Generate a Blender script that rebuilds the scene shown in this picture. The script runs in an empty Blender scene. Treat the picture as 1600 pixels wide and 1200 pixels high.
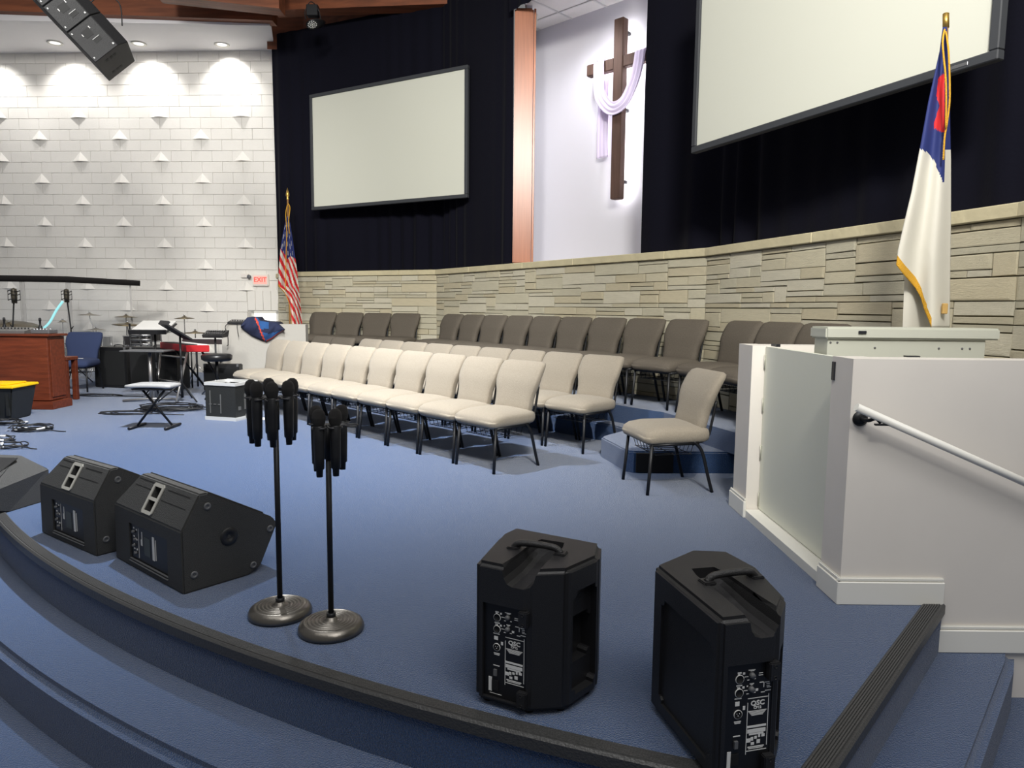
import bpy, bmesh, math, random
from mathutils import Vector, Matrix
random.seed(7)
D=bpy.data; COL=bpy.context.scene.collection; SC=bpy.context.scene
PI=math.pi
# ---------------------------------------------------------------- camera
F=1108.0; PITCH=math.atan(117/F); ROLL=0.010; EYE=1.30
cp,sp=math.cos(PITCH),math.sin(PITCH); cr,sr=math.cos(ROLL),math.sin(ROLL)
FW=Vector((0,cp,-sp)); R0=Vector((1,0,0)); U0=Vector((0,sp,cp))
RT=R0*cr+U0*sr; UP=R0*(-sr)+U0*cr
cam=D.cameras.new('camera'); camo=D.objects.new('camera',cam); COL.objects.link(camo)
cam.sensor_fit='HORIZONTAL'; cam.sensor_width=36; cam.lens=F/1600*36; cam.clip_end=100
M=Matrix((RT,UP,-FW)).transposed().to_4x4(); M.translation=Vector((0,0,EYE)); camo.matrix_world=M
SC.camera=camo
def at(x,y,Y):
    """point of the place at depth Y (metres) along the room"""
    d=FW+RT*((x-800)/F)+UP*((600-y)/F); return Vector((0,0,EYE))+d*(Y/d.y)
def gr(x,y,z=0.0):
    d=FW+RT*((x-800)/F)+UP*((600-y)/F); return Vector((0,0,EYE))+d*((z-EYE)/d.z)
# ---------------------------------------------------------------- view, world, lights
SC.view_settings.view_transform='Standard'; SC.view_settings.look='None'
SC.view_settings.exposure=0.0; SC.view_settings.gamma=1.0; SC.view_settings.use_curve_mapping=False
W=D.worlds.new('world'); SC.world=W; W.use_nodes=True
W.node_tree.nodes['Background'].inputs[0].default_value=(1.0,1.0,1.0,1)
W.node_tree.nodes['Background'].inputs[1].default_value=0.19
def look(o,tgt):
    o.rotation_euler=(Vector(tgt)-o.location).to_track_quat('-Z','Y').to_euler()
def area(name,loc,tgt,sx,sy,e,col=(1,1,1)):
    l=D.lights.new(name,'AREA'); l.shape='RECTANGLE'; l.size=sx; l.size_y=sy; l.energy=e; l.color=col
    o=D.objects.new(name,l); COL.objects.link(o); o.location=loc; look(o,tgt); return o
def spot(name,loc,tgt,e,ang,blend=0.5,rad=0.06,col=(1,1,1)):
    l=D.lights.new(name,'SPOT'); l.energy=e; l.spot_size=math.radians(ang); l.spot_blend=blend
    l.shadow_soft_size=rad; l.color=col
    o=D.objects.new(name,l); COL.objects.link(o); o.location=loc; look(o,tgt); return o
spot('stage_spot',(-2.3,5.5,5.3),(-3.0,6.6,0),3300,102,1.0,0.08,(0.97,0.985,1.0))
area('overhead_fill',(-0.5,1.6,6.3),(-0.5,2.2,0.0),7,3,150,(1,0.985,0.965))  # broad unseen fill, added overhead for the floor and upward faces
spot('wall_fill_spot',(0.6,-1.5,5.8),(0.7,9.0,2.2),3100,64,0.9,0.5,(1,0.975,0.90))  # three added fill spots, out of view, brighten back walls and screens
spot('wall_fill_spot',(-1.5,0.5,5.9),(-2.6,12.2,2.6),2200,50,0.9,0.5,(1,0.985,0.93))
spot('wall_fill_spot',(-5.0,3.0,6.0),(-7.0,13.5,2.4),1900,60,0.9,0.5,(1,0.985,0.95))
area('low_wall_fill',(1.2,0.2,4.6),(2.2,3.1,0.3),3.0,2.0,110,(1,0.985,0.96))  # added fill out of view, lifts the white low wall
spot('niche_light',(0.75,9.6,5.2),(1.2,10.4,2.6),95,130,1,0.15,(0.97,0.97,1.0))
# ---------------------------------------------------------------- materials
MATS={}
def rgb(r,g,b):
    f=lambda c:((c/255)/12.92 if c<=10 else ((c/255+0.055)/1.055)**2.4)
    return (f(r),f(g),f(b))
def mat(name,col,rough=0.6,metal=0.0,bump=0.0,bs=60.0,var=0.0,vs=6.0,emit=None,es=1.0,sheen=0.0,alpha=1.0,spec=0.5,trans=0.0,stretch=None,col2=None,detail=3.0):
    if name in MATS: return MATS[name]
    m=D.materials.new(name); m.use_nodes=True; nt=m.node_tree; b=nt.nodes['Principled BSDF']
    b.inputs['Base Color'].default_value=(*col,1); b.inputs['Roughness'].default_value=rough
    b.inputs['Metallic'].default_value=metal; b.inputs['Specular IOR Level'].default_value=spec
    tc=nt.nodes.new('ShaderNodeTexCoord'); src=tc.outputs['Object']
    if stretch:
        mp=nt.nodes.new('ShaderNodeMapping'); mp.inputs['Scale'].default_value=stretch
        nt.links.new(src,mp.inputs['Vector']); src=mp.outputs['Vector']
    if sheen: b.inputs['Sheen Weight'].default_value=sheen; b.inputs['Sheen Roughness'].default_value=0.4
    if var or col2:
        n=nt.nodes.new('ShaderNodeTexNoise'); n.inputs['Scale'].default_value=vs; n.inputs['Detail'].default_value=detail
        nt.links.new(src,n.inputs['Vector'])
        r=nt.nodes.new('ShaderNodeValToRGB'); c2=col2 or tuple(min(1,c*(1+var)) for c in col)
        c1=col if col2 else tuple(c*(1-var) for c in col)
        r.color_ramp.elements[0].position=0.35; r.color_ramp.elements[1].position=0.65
        r.color_ramp.elements[0].color=(*c1,1); r.color_ramp.elements[1].color=(*c2,1)
        nt.links.new(n.outputs['Fac'],r.inputs['Fac']); nt.links.new(r.outputs['Color'],b.inputs['Base Color'])
    if bump:
        n=nt.nodes.new('ShaderNodeTexNoise'); n.inputs['Scale'].default_value=bs; n.inputs['Detail'].default_value=4
        nt.links.new(src,n.inputs['Vector'])
        bp=nt.nodes.new('ShaderNodeBump'); bp.inputs['Strength'].default_value=bump; bp.inputs['Distance'].default_value=0.01
        nt.links.new(n.outputs['Fac'],bp.inputs['Height']); nt.links.new(bp.outputs['Normal'],b.inputs['Normal'])
    if emit: b.inputs['Emission Color'].default_value=(*emit,1); b.inputs['Emission Strength'].default_value=es
    if trans: b.inputs['Transmission Weight'].default_value=trans; b.inputs['IOR'].default_value=1.1
    if alpha<1: b.inputs['Alpha'].default_value=alpha
    MATS[name]=m; return m
carpet=mat('blue_carpet',rgb(45,73,114),1.0,bump=1.0,bs=200,var=0.22,vs=150,sheen=0.5,spec=0.05,detail=6)
beige=mat('beige_fabric',rgb(152,143,129),0.95,bump=0.6,bs=260,var=0.05,vs=90,sheen=0.15,spec=0.1)
taupe=mat('taupe_fabric',rgb(100,93,84),0.95,bump=0.35,bs=260,var=0.06,vs=90,spec=0.1)
blackm=mat('black_metal',rgb(30,31,34),0.45,0.3)
blackp=mat('black_plastic',rgb(28,28,30),0.42,bump=0.25,bs=400,spec=0.5)
blackd=mat('dark_recess',rgb(10,10,11),0.7)
rubber=mat('ribbed_rubber',rgb(60,60,60),0.42,bump=0.3,bs=120)
paint=mat('monitor_paint',rgb(56,56,55),0.55,bump=0.6,bs=300,spec=0.5)
whitep=mat('white_panel_paint',rgb(230,224,216),0.6,var=0.01)
doorp=mat('door_paint',rgb(232,233,218),0.55)
basep=mat('baseboard_gloss',rgb(238,236,228),0.4)
blockm=mat('painted_block',rgb(236,232,225),0.7,bump=0.5,bs=60,var=0.015,vs=2)
mortar=mat('painted_mortar',rgb(190,186,179),0.8)
stones=[mat('ledge_stone_%s'%n,rgb(*c),0.9,bump=0.7,bs=22,var=0.04,vs=5,stretch=(1,1,3)) for n,c in
   (('buff',(212,203,176)),('grey',(207,200,176)),('cream',(217,210,188)),('tan',(210,199,170)))]
stonejoint=mat('stone_joint',rgb(112,104,78),0.95)
capm=mat('cap_stone',rgb(203,192,158),0.85,bump=0.7,bs=14,var=0.05)
cloth=mat('black_drape',rgb(21,21,30),1.0,bump=0.2,bs=50,sheen=0.03,spec=0.04)
screenm=mat('projection_fabric',rgb(208,208,195),0.9,spec=0.1)
framem=mat('screen_frame_velvet',rgb(56,58,62),0.7)
wood=mat('red_brown_wood',rgb(112,52,30),0.45,var=0.22,vs=3,stretch=(1,9,9),bump=0.15,bs=20,detail=6)
woodbeam=mat('beam_wood',rgb(128,72,44),0.6,var=0.28,vs=2.2,stretch=(0.5,5,5),bump=0.3,bs=12,detail=6)
colwood=mat('column_wood',rgb(166,104,74),0.3,var=0.10,vs=4,stretch=(10,10,0.4),detail=5)
crosswood=mat('cross_wood',rgb(84,62,52),0.7,var=0.15,vs=6,stretch=(4,4,0.5))
nichep=mat('niche_paint',rgb(208,207,214),0.7)
ceilm=mat('ceiling_tile',rgb(230,228,225),0.8,bump=0.3,bs=80)
gold=mat('gold_metal',rgb(196,160,84),0.35,0.8)
goldf=mat('gold_fringe',rgb(214,160,40),0.8,bump=0.8,bs=200)
chrome=mat('chrome',rgb(190,190,192),0.25,0.9)
printw=mat('white_print',rgb(225,225,222),0.6)
greyp=mat('grey_plastic',rgb(96,97,99),0.5)
# ---------------------------------------------------------------- mesh helpers
def obj(name,bm,m,parent=None,smooth=False,loc=None,rot=None):
    me=D.meshes.new(name); bm.normal_update(); bm.to_mesh(me); bm.free()
    for mm in (m if isinstance(m,(list,tuple)) else [m]): me.materials.append(mm)
    if smooth: me.polygons.foreach_set('use_smooth',[True]*len(me.polygons))
    o=D.objects.new(name,me); COL.objects.link(o)
    if parent: o.parent=parent
    if loc: o.location=loc
    if rot: o.rotation_euler=rot
    return o
def tag(o,label,cat,group=None,kind=None):
    o['label']=label; o['category']=cat
    if group: o['group']=group
    if kind: o['kind']=kind
    return o
def thing(name,label,cat,loc=(0,0,0),rz=0.0,group=None):
    o=D.objects.new(name,None); COL.objects.link(o); o.location=loc; o.rotation_euler=(0,0,rz); o.empty_display_size=0.1
    return tag(o,label,cat,group)
def struct(name,bm,m,label=None,cat=None,smooth=False):
    o=obj(name,bm,m,None,smooth); o['kind']='structure'; o['label']=label or name.replace('_',' '); o['category']=cat or name.split('_')[0]; return o
def dup(root,loc=None,rz=None,label=None,group=None,scale=None):
    r=root.copy(); COL.objects.link(r)
    if loc is not None: r.location=loc
    if rz is not None: r.rotation_euler=(0,0,rz)
    if scale: r.scale=scale
    if label: r['label']=label
    if group: r['group']=group
    for ch in list(root.children):
        c=ch.copy(); COL.objects.link(c); c.parent=r
        for g in list(ch.children):
            d=g.copy(); COL.objects.link(d); d.parent=c
    return r
def B(): return bmesh.new()
def box(bm,x0,x1,y0,y1,z0,z1,mi=0,mtx=None):
    vs=[bm.verts.new(v) for v in ((x0,y0,z0),(x1,y0,z0),(x1,y1,z0),(x0,y1,z0),(x0,y0,z1),(x1,y0,z1),(x1,y1,z1),(x0,y1,z1))]
    if mtx is not None:
        for v in vs: v.co=mtx@v.co
    for f in ((0,3,2,1),(4,5,6,7),(0,1,5,4),(1,2,6,5),(2,3,7,6),(3,0,4,7)):
        fc=bm.faces.new([vs[i] for i in f]); fc.material_index=mi
    return bm
def bbox(bm,x0,x1,y0,y1,z0,z1,r=0.005,seg=2):
    t=B(); box(t,x0,x1,y0,y1,z0,z1); bmesh.ops.bevel(t,geom=t.edges[:],offset=r,segments=seg,affect='EDGES',clamp_overlap=True)
    me=D.meshes.new('tmp'); t.to_mesh(me); t.free(); bm.from_mesh(me); D.meshes.remove(me); return bm
def hexa(bm,p,mi=0):
    """8 corners: bottom 4 (ccw), top 4"""
    vs=[bm.verts.new(v) for v in p]
    for f in ((0,3,2,1),(4,5,6,7),(0,1,5,4),(1,2,6,5),(2,3,7,6),(3,0,4,7)):
        fc=bm.faces.new([vs[i] for i in f]); fc.material_index=mi
    return bm
def prism(bm,pts,z0,z1,bev=0.0):
    t=B() if bev else bm
    a=[t.verts.new((x,y,z0)) for x,y in pts]; b=[t.verts.new((x,y,z1)) for x,y in pts]; n=len(pts)
    t.faces.new(a[::-1]); t.faces.new(b)
    for i in range(n): t.faces.new((a[i],a[(i+1)%n],b[(i+1)%n],b[i]))
    if bev:
        bmesh.ops.recalc_face_normals(t,faces=t.faces[:])
        bmesh.ops.bevel(t,geom=t.edges[:],offset=bev,segments=3,affect='EDGES',clamp_overlap=True)
        me=D.meshes.new('tmp'); t.to_mesh(me); t.free(); bm.from_mesh(me); D.meshes.remove(me)
    return bm
def tube(bm,pts,r,seg=8,closed=False,mi=0):
    pts=[Vector(p) for p in pts]; n=len(pts); rings=[]; prev=None
    for i,p in enumerate(pts):
        a=pts[(i-1)%n] if (i>0 or closed) else pts[0]; b=pts[(i+1)%n] if (i<n-1 or closed) else pts[-1]
        t=(b-a).normalized()
        if prev is None:
            ref=Vector((0,0,1)) if abs(t.z)<0.9 else Vector((0,1,0)); u=t.cross(ref).normalized()
        else: u=(prev-t*prev.dot(t)).normalized()
        prev=u; v=t.cross(u); rr=r[i] if isinstance(r,(list,tuple)) else r
        rings.append([bm.verts.new(p+(u*math.cos(2*PI*k/seg)+v*math.sin(2*PI*k/seg))*rr) for k in range(seg)])
    for i in range(n if closed else n-1):
        A,Bq=rings[i],rings[(i+1)%n]
        for k in range(seg):
            f=bm.faces.new((A[k],A[(k+1)%seg],Bq[(k+1)%seg],Bq[k])); f.material_index=mi; f.smooth=True
    if not closed: bm.faces.new(rings[0][::-1]); bm.faces.new(rings[-1])
    return bm
def lathe(bm,prof,seg=24,c=(0,0,0),mtx=None,mi=0):
    c=Vector(c); rings=[]
    for r,z in prof:
        if r<1e-6: rings.append([bm.verts.new(c+Vector((0,0,z)))])
        else: rings.append([bm.verts.new(c+Vector((r*math.cos(2*PI*k/seg),r*math.sin(2*PI*k/seg),z))) for k in range(seg)])
    if mtx is not None:
        for rg in rings:
            for v in rg: v.co=mtx@v.co
    for A,Q in zip(rings,rings[1:]):
        for k in range(seg):
            k2=(k+1)%seg
            if len(A)==1 and len(Q)==1: continue
            if len(A)==1: f=bm.faces.new((A[0],Q[k2],Q[k]))
            elif len(Q)==1: f=bm.faces.new((A[k],A[k2],Q[0]))
            else: f=bm.faces.new((A[k],A[k2],Q[k2],Q[k]))
            f.smooth=True; f.material_index=mi
    return bm
def rbox(bm,sx,sy,sz,r,n=6,fn=None):
    t=B(); bmesh.ops.create_cube(t,size=2); bmesh.ops.subdivide_edges(t,edges=t.edges[:],cuts=n,use_grid_fill=True)
    h=Vector((sx/2,sy/2,sz/2))
    for v in t.verts:
        p=Vector((v.co.x*h.x,v.co.y*h.y,v.co.z*h.z)); q=Vector([max(-(h[i]-r),min(h[i]-r,p[i])) for i in range(3)])
        d=p-q
        if d.length>1e-9:
            m=max(abs(c) for c in d)
            p=q+d.normalized()*m if m<r*1.01 else q+d.normalized()*r
        v.co=fn(p) if fn else p
    me=D.meshes.new('tmp'); t.to_mesh(me); t.free(); bm.from_mesh(me); D.meshes.remove(me)
    for f in bm.faces: f.smooth=True
    return bm
def frame(o,ux,uy=None,uz=(0,0,1)):
    """matrix with columns ux,uy,uz and origin o"""
    ux=Vector(ux).normalized(); uz=Vector(uz).normalized(); uy=Vector(uy).normalized() if uy is not None else uz.cross(ux).normalized()
    m=Matrix((ux,uy,uz)).transposed().to_4x4(); m.translation=Vector(o); return m
def text_mesh(txt,size,m,parent,mtx,name='lettering',bold=0.0,ex=0.0006,sx=1.0):
    c=D.curves.new('txt','FONT'); c.body=txt; c.size=size; c.extrude=ex; c.offset=bold; c.align_x='CENTER'; c.align_y='CENTER'; c.resolution_u=2
    o=D.objects.new('txt',c); COL.objects.link(o)
    me=D.meshes.new_from_object(o.evaluated_get(bpy.context.evaluated_depsgraph_get()))
    D.objects.remove(o); D.curves.remove(c); me.name=name
    me.transform(mtx@Matrix.Diagonal((sx,1,1,1))); me.materials.clear(); me.materials.append(m)
    q=D.objects.new(name,me); COL.objects.link(q)
    if parent: q.parent=parent
    return q
def cut(o,cutters):
    """subtract bmesh cutters from object o (boolean), in place"""
    for cb in cutters:
        bmesh.ops.recalc_face_normals(cb,faces=cb.faces[:]); me=D.meshes.new('c'); cb.to_mesh(me); cb.free()
        k=D.objects.new('c',me); COL.objects.link(k)
        md=o.modifiers.new('b','BOOLEAN'); md.object=k; md.operation='DIFFERENCE'; md.solver='EXACT'
        par=o.parent; mw=o.matrix_basis.copy(); o.parent=None; o.matrix_basis=Matrix()
        bpy.context.view_layer.update()
        nm=D.meshes.new_from_object(o.evaluated_get(bpy.context.evaluated_depsgraph_get()))
        o.modifiers.clear(); old=o.data; o.data=nm; nm.name=old.name; D.meshes.remove(old); D.objects.remove(k)
        o.parent=par; o.matrix_basis=mw
    return o
def catmull(P,n=8,closed=False):
    P=[Vector(p) for p in P]; out=[]; N=len(P)
    for i in range(N if closed else N-1):
        g=lambda j: P[j%N] if closed else P[max(0,min(N-1,j))]
        a,b,c,d=g(i-1),g(i),g(i+1),g(i+2)
        for k in range(n):
            t=k/n; out.append(0.5*((2*b)+(c-a)*t+(2*a-5*b+4*c-d)*t*t+(3*b-a-3*c+d)*t**3))
    if not closed: out.append(P[-1])
    return out
ORD=['','second','third','fourth','fifth','sixth','seventh','eighth','ninth','tenth']
# ================================================================= STAGE FLOOR
ST=0.22
# circle through three points of the curved stage front
def circ(a,b,c):
    ax,ay=a;bx,by=b;cx,cy=c; d=2*(ax*(by-cy)+bx*(cy-ay)+cx*(ay-by))
    ux=((ax*ax+ay*ay)*(by-cy)+(bx*bx+by*by)*(cy-ay)+(cx*cx+cy*cy)*(ay-by))/d
    uy=((ax*ax+ay*ay)*(cx-bx)+(bx*bx+by*by)*(ax-cx)+(cx*cx+cy*cy)*(bx-ax))/d
    return ux,uy,math.hypot(ax-ux,ay-uy)
CX,CY,RR=circ((-3.09,4.17),(-1.42,2.81),(0.38,1.93))
RD=Vector((1.0,1.142)).normalized(); RP=Vector((1.94,3.06))   # straight right-hand stage edge, direction and end at the wall
def arc_to_line(R,P):
    # intersection (camera side) of circle radius R with line P + t*RD
    q=P-Vector((CX,CY)); b=q.dot(RD); c=q.length_squared-R*R; t=-b-math.sqrt(max(0,b*b-c)); return P+RD*t
def arc(R,a0,a1,n=40): return [(CX+R*math.cos(a0+(a1-a0)*i/n),CY+R*math.sin(a0+(a1-a0)*i/n)) for i in range(n+1)]
def ang(p): return math.atan2(p[1]-CY,p[0]-CX)
def outline(R,P,far):
    J=arc_to_line(R,P); aJ=ang(J); aL=ang((-3.09,4.17))-0.07; a=arc(R,aL,aJ,56)
    return [(-13,a[0][1]+0.9),(a[0][0]-0.7,a[0][1]+0.45)]+a+[tuple(P)]+far, J
RN=Vector((RD.y,-RD.x))   # outward to the right of the straight edge
FAR=[(3.4,3.06),(3.4,15),(-13,15),(-13,9)]
o1,J1=outline(RR,RP,[(1.98,3.12)]+[(3.4,3.12)]+FAR[1:])
bm=B(); prism(bm,o1,-ST,0.0); floor=struct('floor',bm,carpet,'blue carpeted stage floor with curved front edge','floor')
P2_=RP+RN*0.27+RD*0.1; o2,J2=outline(RR+0.33,P2_,[(2.6,3.5)]+[(3.4,3.5)]+FAR[1:])
bm=B(); prism(bm,o2,-2*ST,-ST-0.001)
bmesh.ops.recalc_face_normals(bm,faces=bm.faces[:])
top=[e for e in bm.edges if all(abs(v.co.z+ST+0.001)<1e-4 for v in e.verts)]
bmesh.ops.bevel(bm,geom=top,offset=0.035,segments=3,affect='EDGES',clamp_overlap=True)
struct('floor_step',bm,carpet,'blue carpeted step with rounded edge below the stage','step')
bm=B(); box(bm,-14,6,-3,15,-2*ST-0.1,-2*ST-0.001); struct('floor_lower',bm,carpet,'blue carpeted floor below the stage steps','floor')
# ribbed rubber nosing: top band + lip swept along the edge
def nosing(path,name,label,cat='trim',w=0.058,lip=0.038):
    bm=B(); prof=[(-w,0.000),(-w+0.004,0.006)]
    k=7
    for i in range(k):
        a=-w+0.008+(w-0.012)*i/k; b=-w+0.008+(w-0.012)*(i+0.6)/k
        prof+=[(a,0.009),(b,0.009),(b+0.002,0.005)]
    prof+=[(0.004,0.008),(0.012,0.0),(0.012,-lip),(0.0,-lip)]
    rows=[]; n=len(path)
    for i,p in enumerate(path):
        a=Vector(path[max(0,i-1)]); b=Vector(path[min(n-1,i+1)]); t=(b-a).normalized(); nn=Vector((t.y,-t.x))
        rows.append([bm.verts.new((p[0]+nn.x*q,p[1]+nn.y*q,z)) for q,z in prof])
    for A,Q in zip(rows,rows[1:]):
        for j in range(len(prof)-1): bm.faces.new((A[j],A[j+1],Q[j+1],Q[j]))
    bmesh.ops.recalc_face_normals(bm,faces=bm.faces[:])
    return struct(name,bm,rubber,label,cat)
aJ=ang(J1); aL_=ang((-3.09,4.17))-0.07; _a=arc(RR,aL_,aJ,60); nosing([(-8,_a[0][1]+0.68),(_a[0][0]-0.7,_a[0][1]+0.45)]+_a,'trim_1','black ribbed rubber nosing along the curved stage front')
nosing([tuple(J1+(RP-J1)*i/6) for i in range(7)],'trim_2','black ribbed rubber nosing on straight stage edge by white wall',w=0.07)
# ---------------------------------------------------------------- choir risers
P0=Vector((-3.95,13.0)); P1=Vector((-1.24,11.75)); P2=Vector((1.97,7.24)); P3=Vector((2.90,4.10)); P4=Vector((2.95,2.9))
PL=Vector((-4.75,13.85))
T1,T2=0.175,0.35
def lint(a,d,b,e):
    k=d.x*e.y-d.y*e.x; t=((b.x-a.x)*e.y-(b.y-a.y)*e.x)/k; return a+d*t
d1=(P1-P0).normalized(); n1=Vector((-d1.y,d1.x)); d2=(P2-P1).normalized(); n2=Vector((-d2.y,d2.x))
d3=(P3-P2).normalized(); n3=Vector((-d3.y,d3.x))
ra=P0-n1*0.82; rb=Vector((1.24,6.84)); rowd=Vector((-0.68,0.73))
c12=lint(ra,d1,rb,d2)
t1=[(2.2,5.62),(0.985,5.60),(0.93,5.64),(0.80,6.22),(0.83,6.30),(1.10,6.66),(1.00,6.90)]+[tuple(Vector((0.98,6.93))+rowd*s) for s in (2,4,5.6)]+[(-3.95,12.6),(-3.8,13.2),(-1.2,11.9),(2.0,7.4),(2.55,5.7)]
bm=B(); prism(bm,t1,0.0,T1); bmesh.ops.recalc_face_normals(bm,faces=bm.faces[:])
bmesh.ops.bevel(bm,geom=[e for e in bm.edges if all(abs(v.co.z-T1)<1e-4 for v in e.verts)],offset=0.012,segments=2,affect='EDGES')
r1=struct('floor_riser_1',bm,carpet,'lower blue carpeted choir riser behind the second chair row','riser')
bm=B(); bbox(bm,1.0,1.30,5.585,5.60,0.006,0.165,0.003,1)
bb=obj('vent_panel',bm,blackd,r1); bb['label']='black panel set in riser face'
t2=[(2.2,5.0),(1.92,5.0),(1.43,6.60),tuple(rb+(d2*-0.02)),tuple(c12),(ra.x,ra.y),(-3.9,13.2),(-1.2,12.0),(2.05,7.45),(2.75,5.0)]
bm=B(); prism(bm,t2,T1,T2); bmesh.ops.recalc_face_normals(bm,faces=bm.faces[:])
struct('floor_riser_2',bm,carpet,'upper blue carpeted choir riser against the stone wall','riser')
# ================================================================= STONE WALL
CAP=1.93; PL=Vector((-4.52,13.8))
def stone_variant(k):
    rnd=random.Random(k); t=B(); bmesh.ops.create_cube(t,size=1.0)
    bmesh.ops.bevel(t,geom=[e for e in t.edges if e.verts[0].co.y<0 and e.verts[1].co.y<0],offset=0.06,segments=1,affect='EDGES')
    for v in t.verts:
        if v.co.y<-0.45: v.co.y+=rnd.uniform(-0.12,0.12)
        if v.co.y<-0.2: v.co.x+=rnd.uniform(-0.006,0.006); v.co.z+=rnd.uniform(-0.03,0.03)
    me=D.meshes.new('stone'); t.to_mesh(me); t.free(); me.materials.append(stones[k%4]); return me
SV=[stone_variant(k) for k in range(12)]
def stone_wall(name,A,Bp,z0,label,seed,limit=300):
    rnd=random.Random(seed); d=(Bp-A).normalized(); L=(Bp-A).length; n=Vector((-d.y,d.x))
    m=frame((A.x,A.y,0),(d.x,d.y,0)); bm=B(); box(bm,0,L,0.0,0.30,z0,CAP-0.085,mtx=m); root=struct(name,bm,stonejoint,label,'wall')
    a=math.atan2(d.y,d.x); u=0.0455; rows=int((CAP-0.085-z0)/u); cell=0.04; cols=int(L/cell); occ=[[False]*cols for _ in range(rows)]
    u=(CAP-0.085-z0)/rows; cell=L/cols; out=[]
    for r in range(rows-1,-1,-1):
        c=0
        while c<cols:
            if occ[r][c]: c+=1; continue
            e=c
            while e<cols and not occ[r][e]: e+=1
            h=rnd.choices([1,2,3],[0.42,0.42,0.16])[0]; h=min(h,r+1)
            l=int(rnd.uniform(0.15,0.36)/cell*(1.0+0.45*h)) 
            if h==1 and rnd.random()<0.3: l=int(l*1.4)
            if e-c-l<4: l=e-c
            l=min(l,e-c)
            for rr in range(r-h+1,r+1):
                for cc in range(c,c+l): occ[rr][cc]=True
            out.append((c*cell,(c+l)*cell,z0+(r-h+1)*u,z0+(r+1)*u)); c+=l
    rest=B(); out.sort(key=lambda s:-(s[1]-s[0])*(s[3]-s[2]))
    for i,(x0,x1,za,zb) in enumerate(out):
        dp=rnd.uniform(0.018,0.027); w=x1-x0-0.009; h=zb-za-0.008
        if i<limit:
            o=D.objects.new('stone',SV[rnd.randrange(12)]); COL.objects.link(o); o.parent=root
            p=A+d*((x0+x1)/2)-n*(dp/2-0.001); o.location=(p.x,p.y,(za+zb)/2); o.rotation_euler=(0,0,a); o.scale=(w,dp+0.002,h)
        else: box(rest,x0+0.003,x1-0.003,-dp,0.001,za+0.003,zb-0.003,mtx=m)
    if len(rest.verts): o=obj('small_stones',rest,stones[0],root); o['kind']='stuff'
    else: rest.free()
    # cap stones
    x=0
    while x<L-0.01:
        l=min(rnd.uniform(1.0,1.7),L-x); 
        if L-x-l<0.5: l=L-x
        bm=B(); bbox(bm,x+0.002,x+l-0.002,-0.055,0.32,CAP-0.083,CAP,0.006,1); 
        for v in bm.verts: v.co=m@v.co
        obj('cap_stone',bm,capm,root); x+=l
    return root
stone_wall('wall_back_corner',PL,P0,0.3,'short ledgestone return wall between block wall and flag',11)
stone_wall('wall_back_left',P0,P1,T2,'ledgestone choir wall below the smaller projection screen',12)
stone_wall('wall_back_middle',P1,P2,T2,'ledgestone choir wall below the lit cross niche',13)
stone_wall('wall_back_right',P2,P3,T2,'ledgestone choir wall below the larger projection screen',14)
stone_wall('wall_back_far_right',P3,P4,0.3,'ledgestone wall at right edge behind white low wall',15)
# ================================================================= PAINTED BLOCK WALL
wl=Vector((-1,0.062)).normalized(); Lw=5.95; yaw=math.atan2(-wl.y,-wl.x)
WA=PL+Vector((-wl.x,-wl.y))*0.25
def wp(s,off=0.0):       # point on block wall, s metres left of its right end, off towards the room
    q=PL+wl*s+Vector((wl.y,-wl.x))*0; return Vector((q.x-0.062*off,q.y-off))
mB=frame((PL.x,PL.y,0),(-wl.x,-wl.y,0))   # local x to the right, -y into the room
bm=B(); box(bm,-Lw,0.3,0.0,0.3,1.21,6.1,mtx=mB); box(bm,-Lw,-0.55,0.0,0.3,0,1.21,mtx=mB); box(bm,-0.55,0.3,0,0.3,0,0.80,mtx=mB)
wallL=struct('wall_left',bm,mortar,'white painted concrete block wall with raised wedge blocks','wall')
t=B(); bbox(t,-0.1982,0.1982,-0.02,0.002,-0.0995,0.0995,0.004,1); blk=D.meshes.new('block'); t.to_mesh(blk); t.free(); blk.materials.append(blockm)
t=B(); bbox(t,-0.099,0.099,-0.02,0.002,-0.1005,0.1005,0.004,1); hblk=D.meshes.new('block'); t.to_mesh(hblk); t.free(); hblk.materials.append(blockm)
t=B(); box(t,-0.199,0.199,-0.02,0.002,-0.1005,0.1005)
a=t.verts.new((-0.165,-0.021,-0.09)); b=t.verts.new((0.165,-0.021,-0.09)); c=t.verts.new((0,-0.021,0.092)); e=t.verts.new((0,-0.085,-0.09))
for f in ((a,e,c),(e,b,c),(a,b,e)): t.faces.new(f)
wblk=D.meshes.new('wedge_block'); t.to_mesh(wblk); t.free(); wblk.materials.append(blockm)
rnd=random.Random(3); cnt=0; rest=B(); HC=0.203; ZB=4.845   # ZB: bottom of the topmost wedge course
sA=(-5.15-PL.x)       # local x of first wedge column
placed=[]
for j in range(6,-24,-1):
    z=ZB+j*HC+HC/2; odd=(j%2!=0)
    if z-HC/2<0.35 or z>6.05: continue
    k=-20
    while k<=4:
        x=sA+k*0.4+(0.2 if odd else 0)
        x0,x1=x-0.2,x+0.2
        if x1<-Lw or x0>-0.02: k+=1; continue
        if x1>0: x1=0.0
        # soldier course and window opening at the right end
        if x1>-0.62 and z<1.62:
            x1=-0.62
            if x1-x0<0.05: k+=1; continue
        placed.append((x,x0,x1,z,j,k)); k+=1
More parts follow.
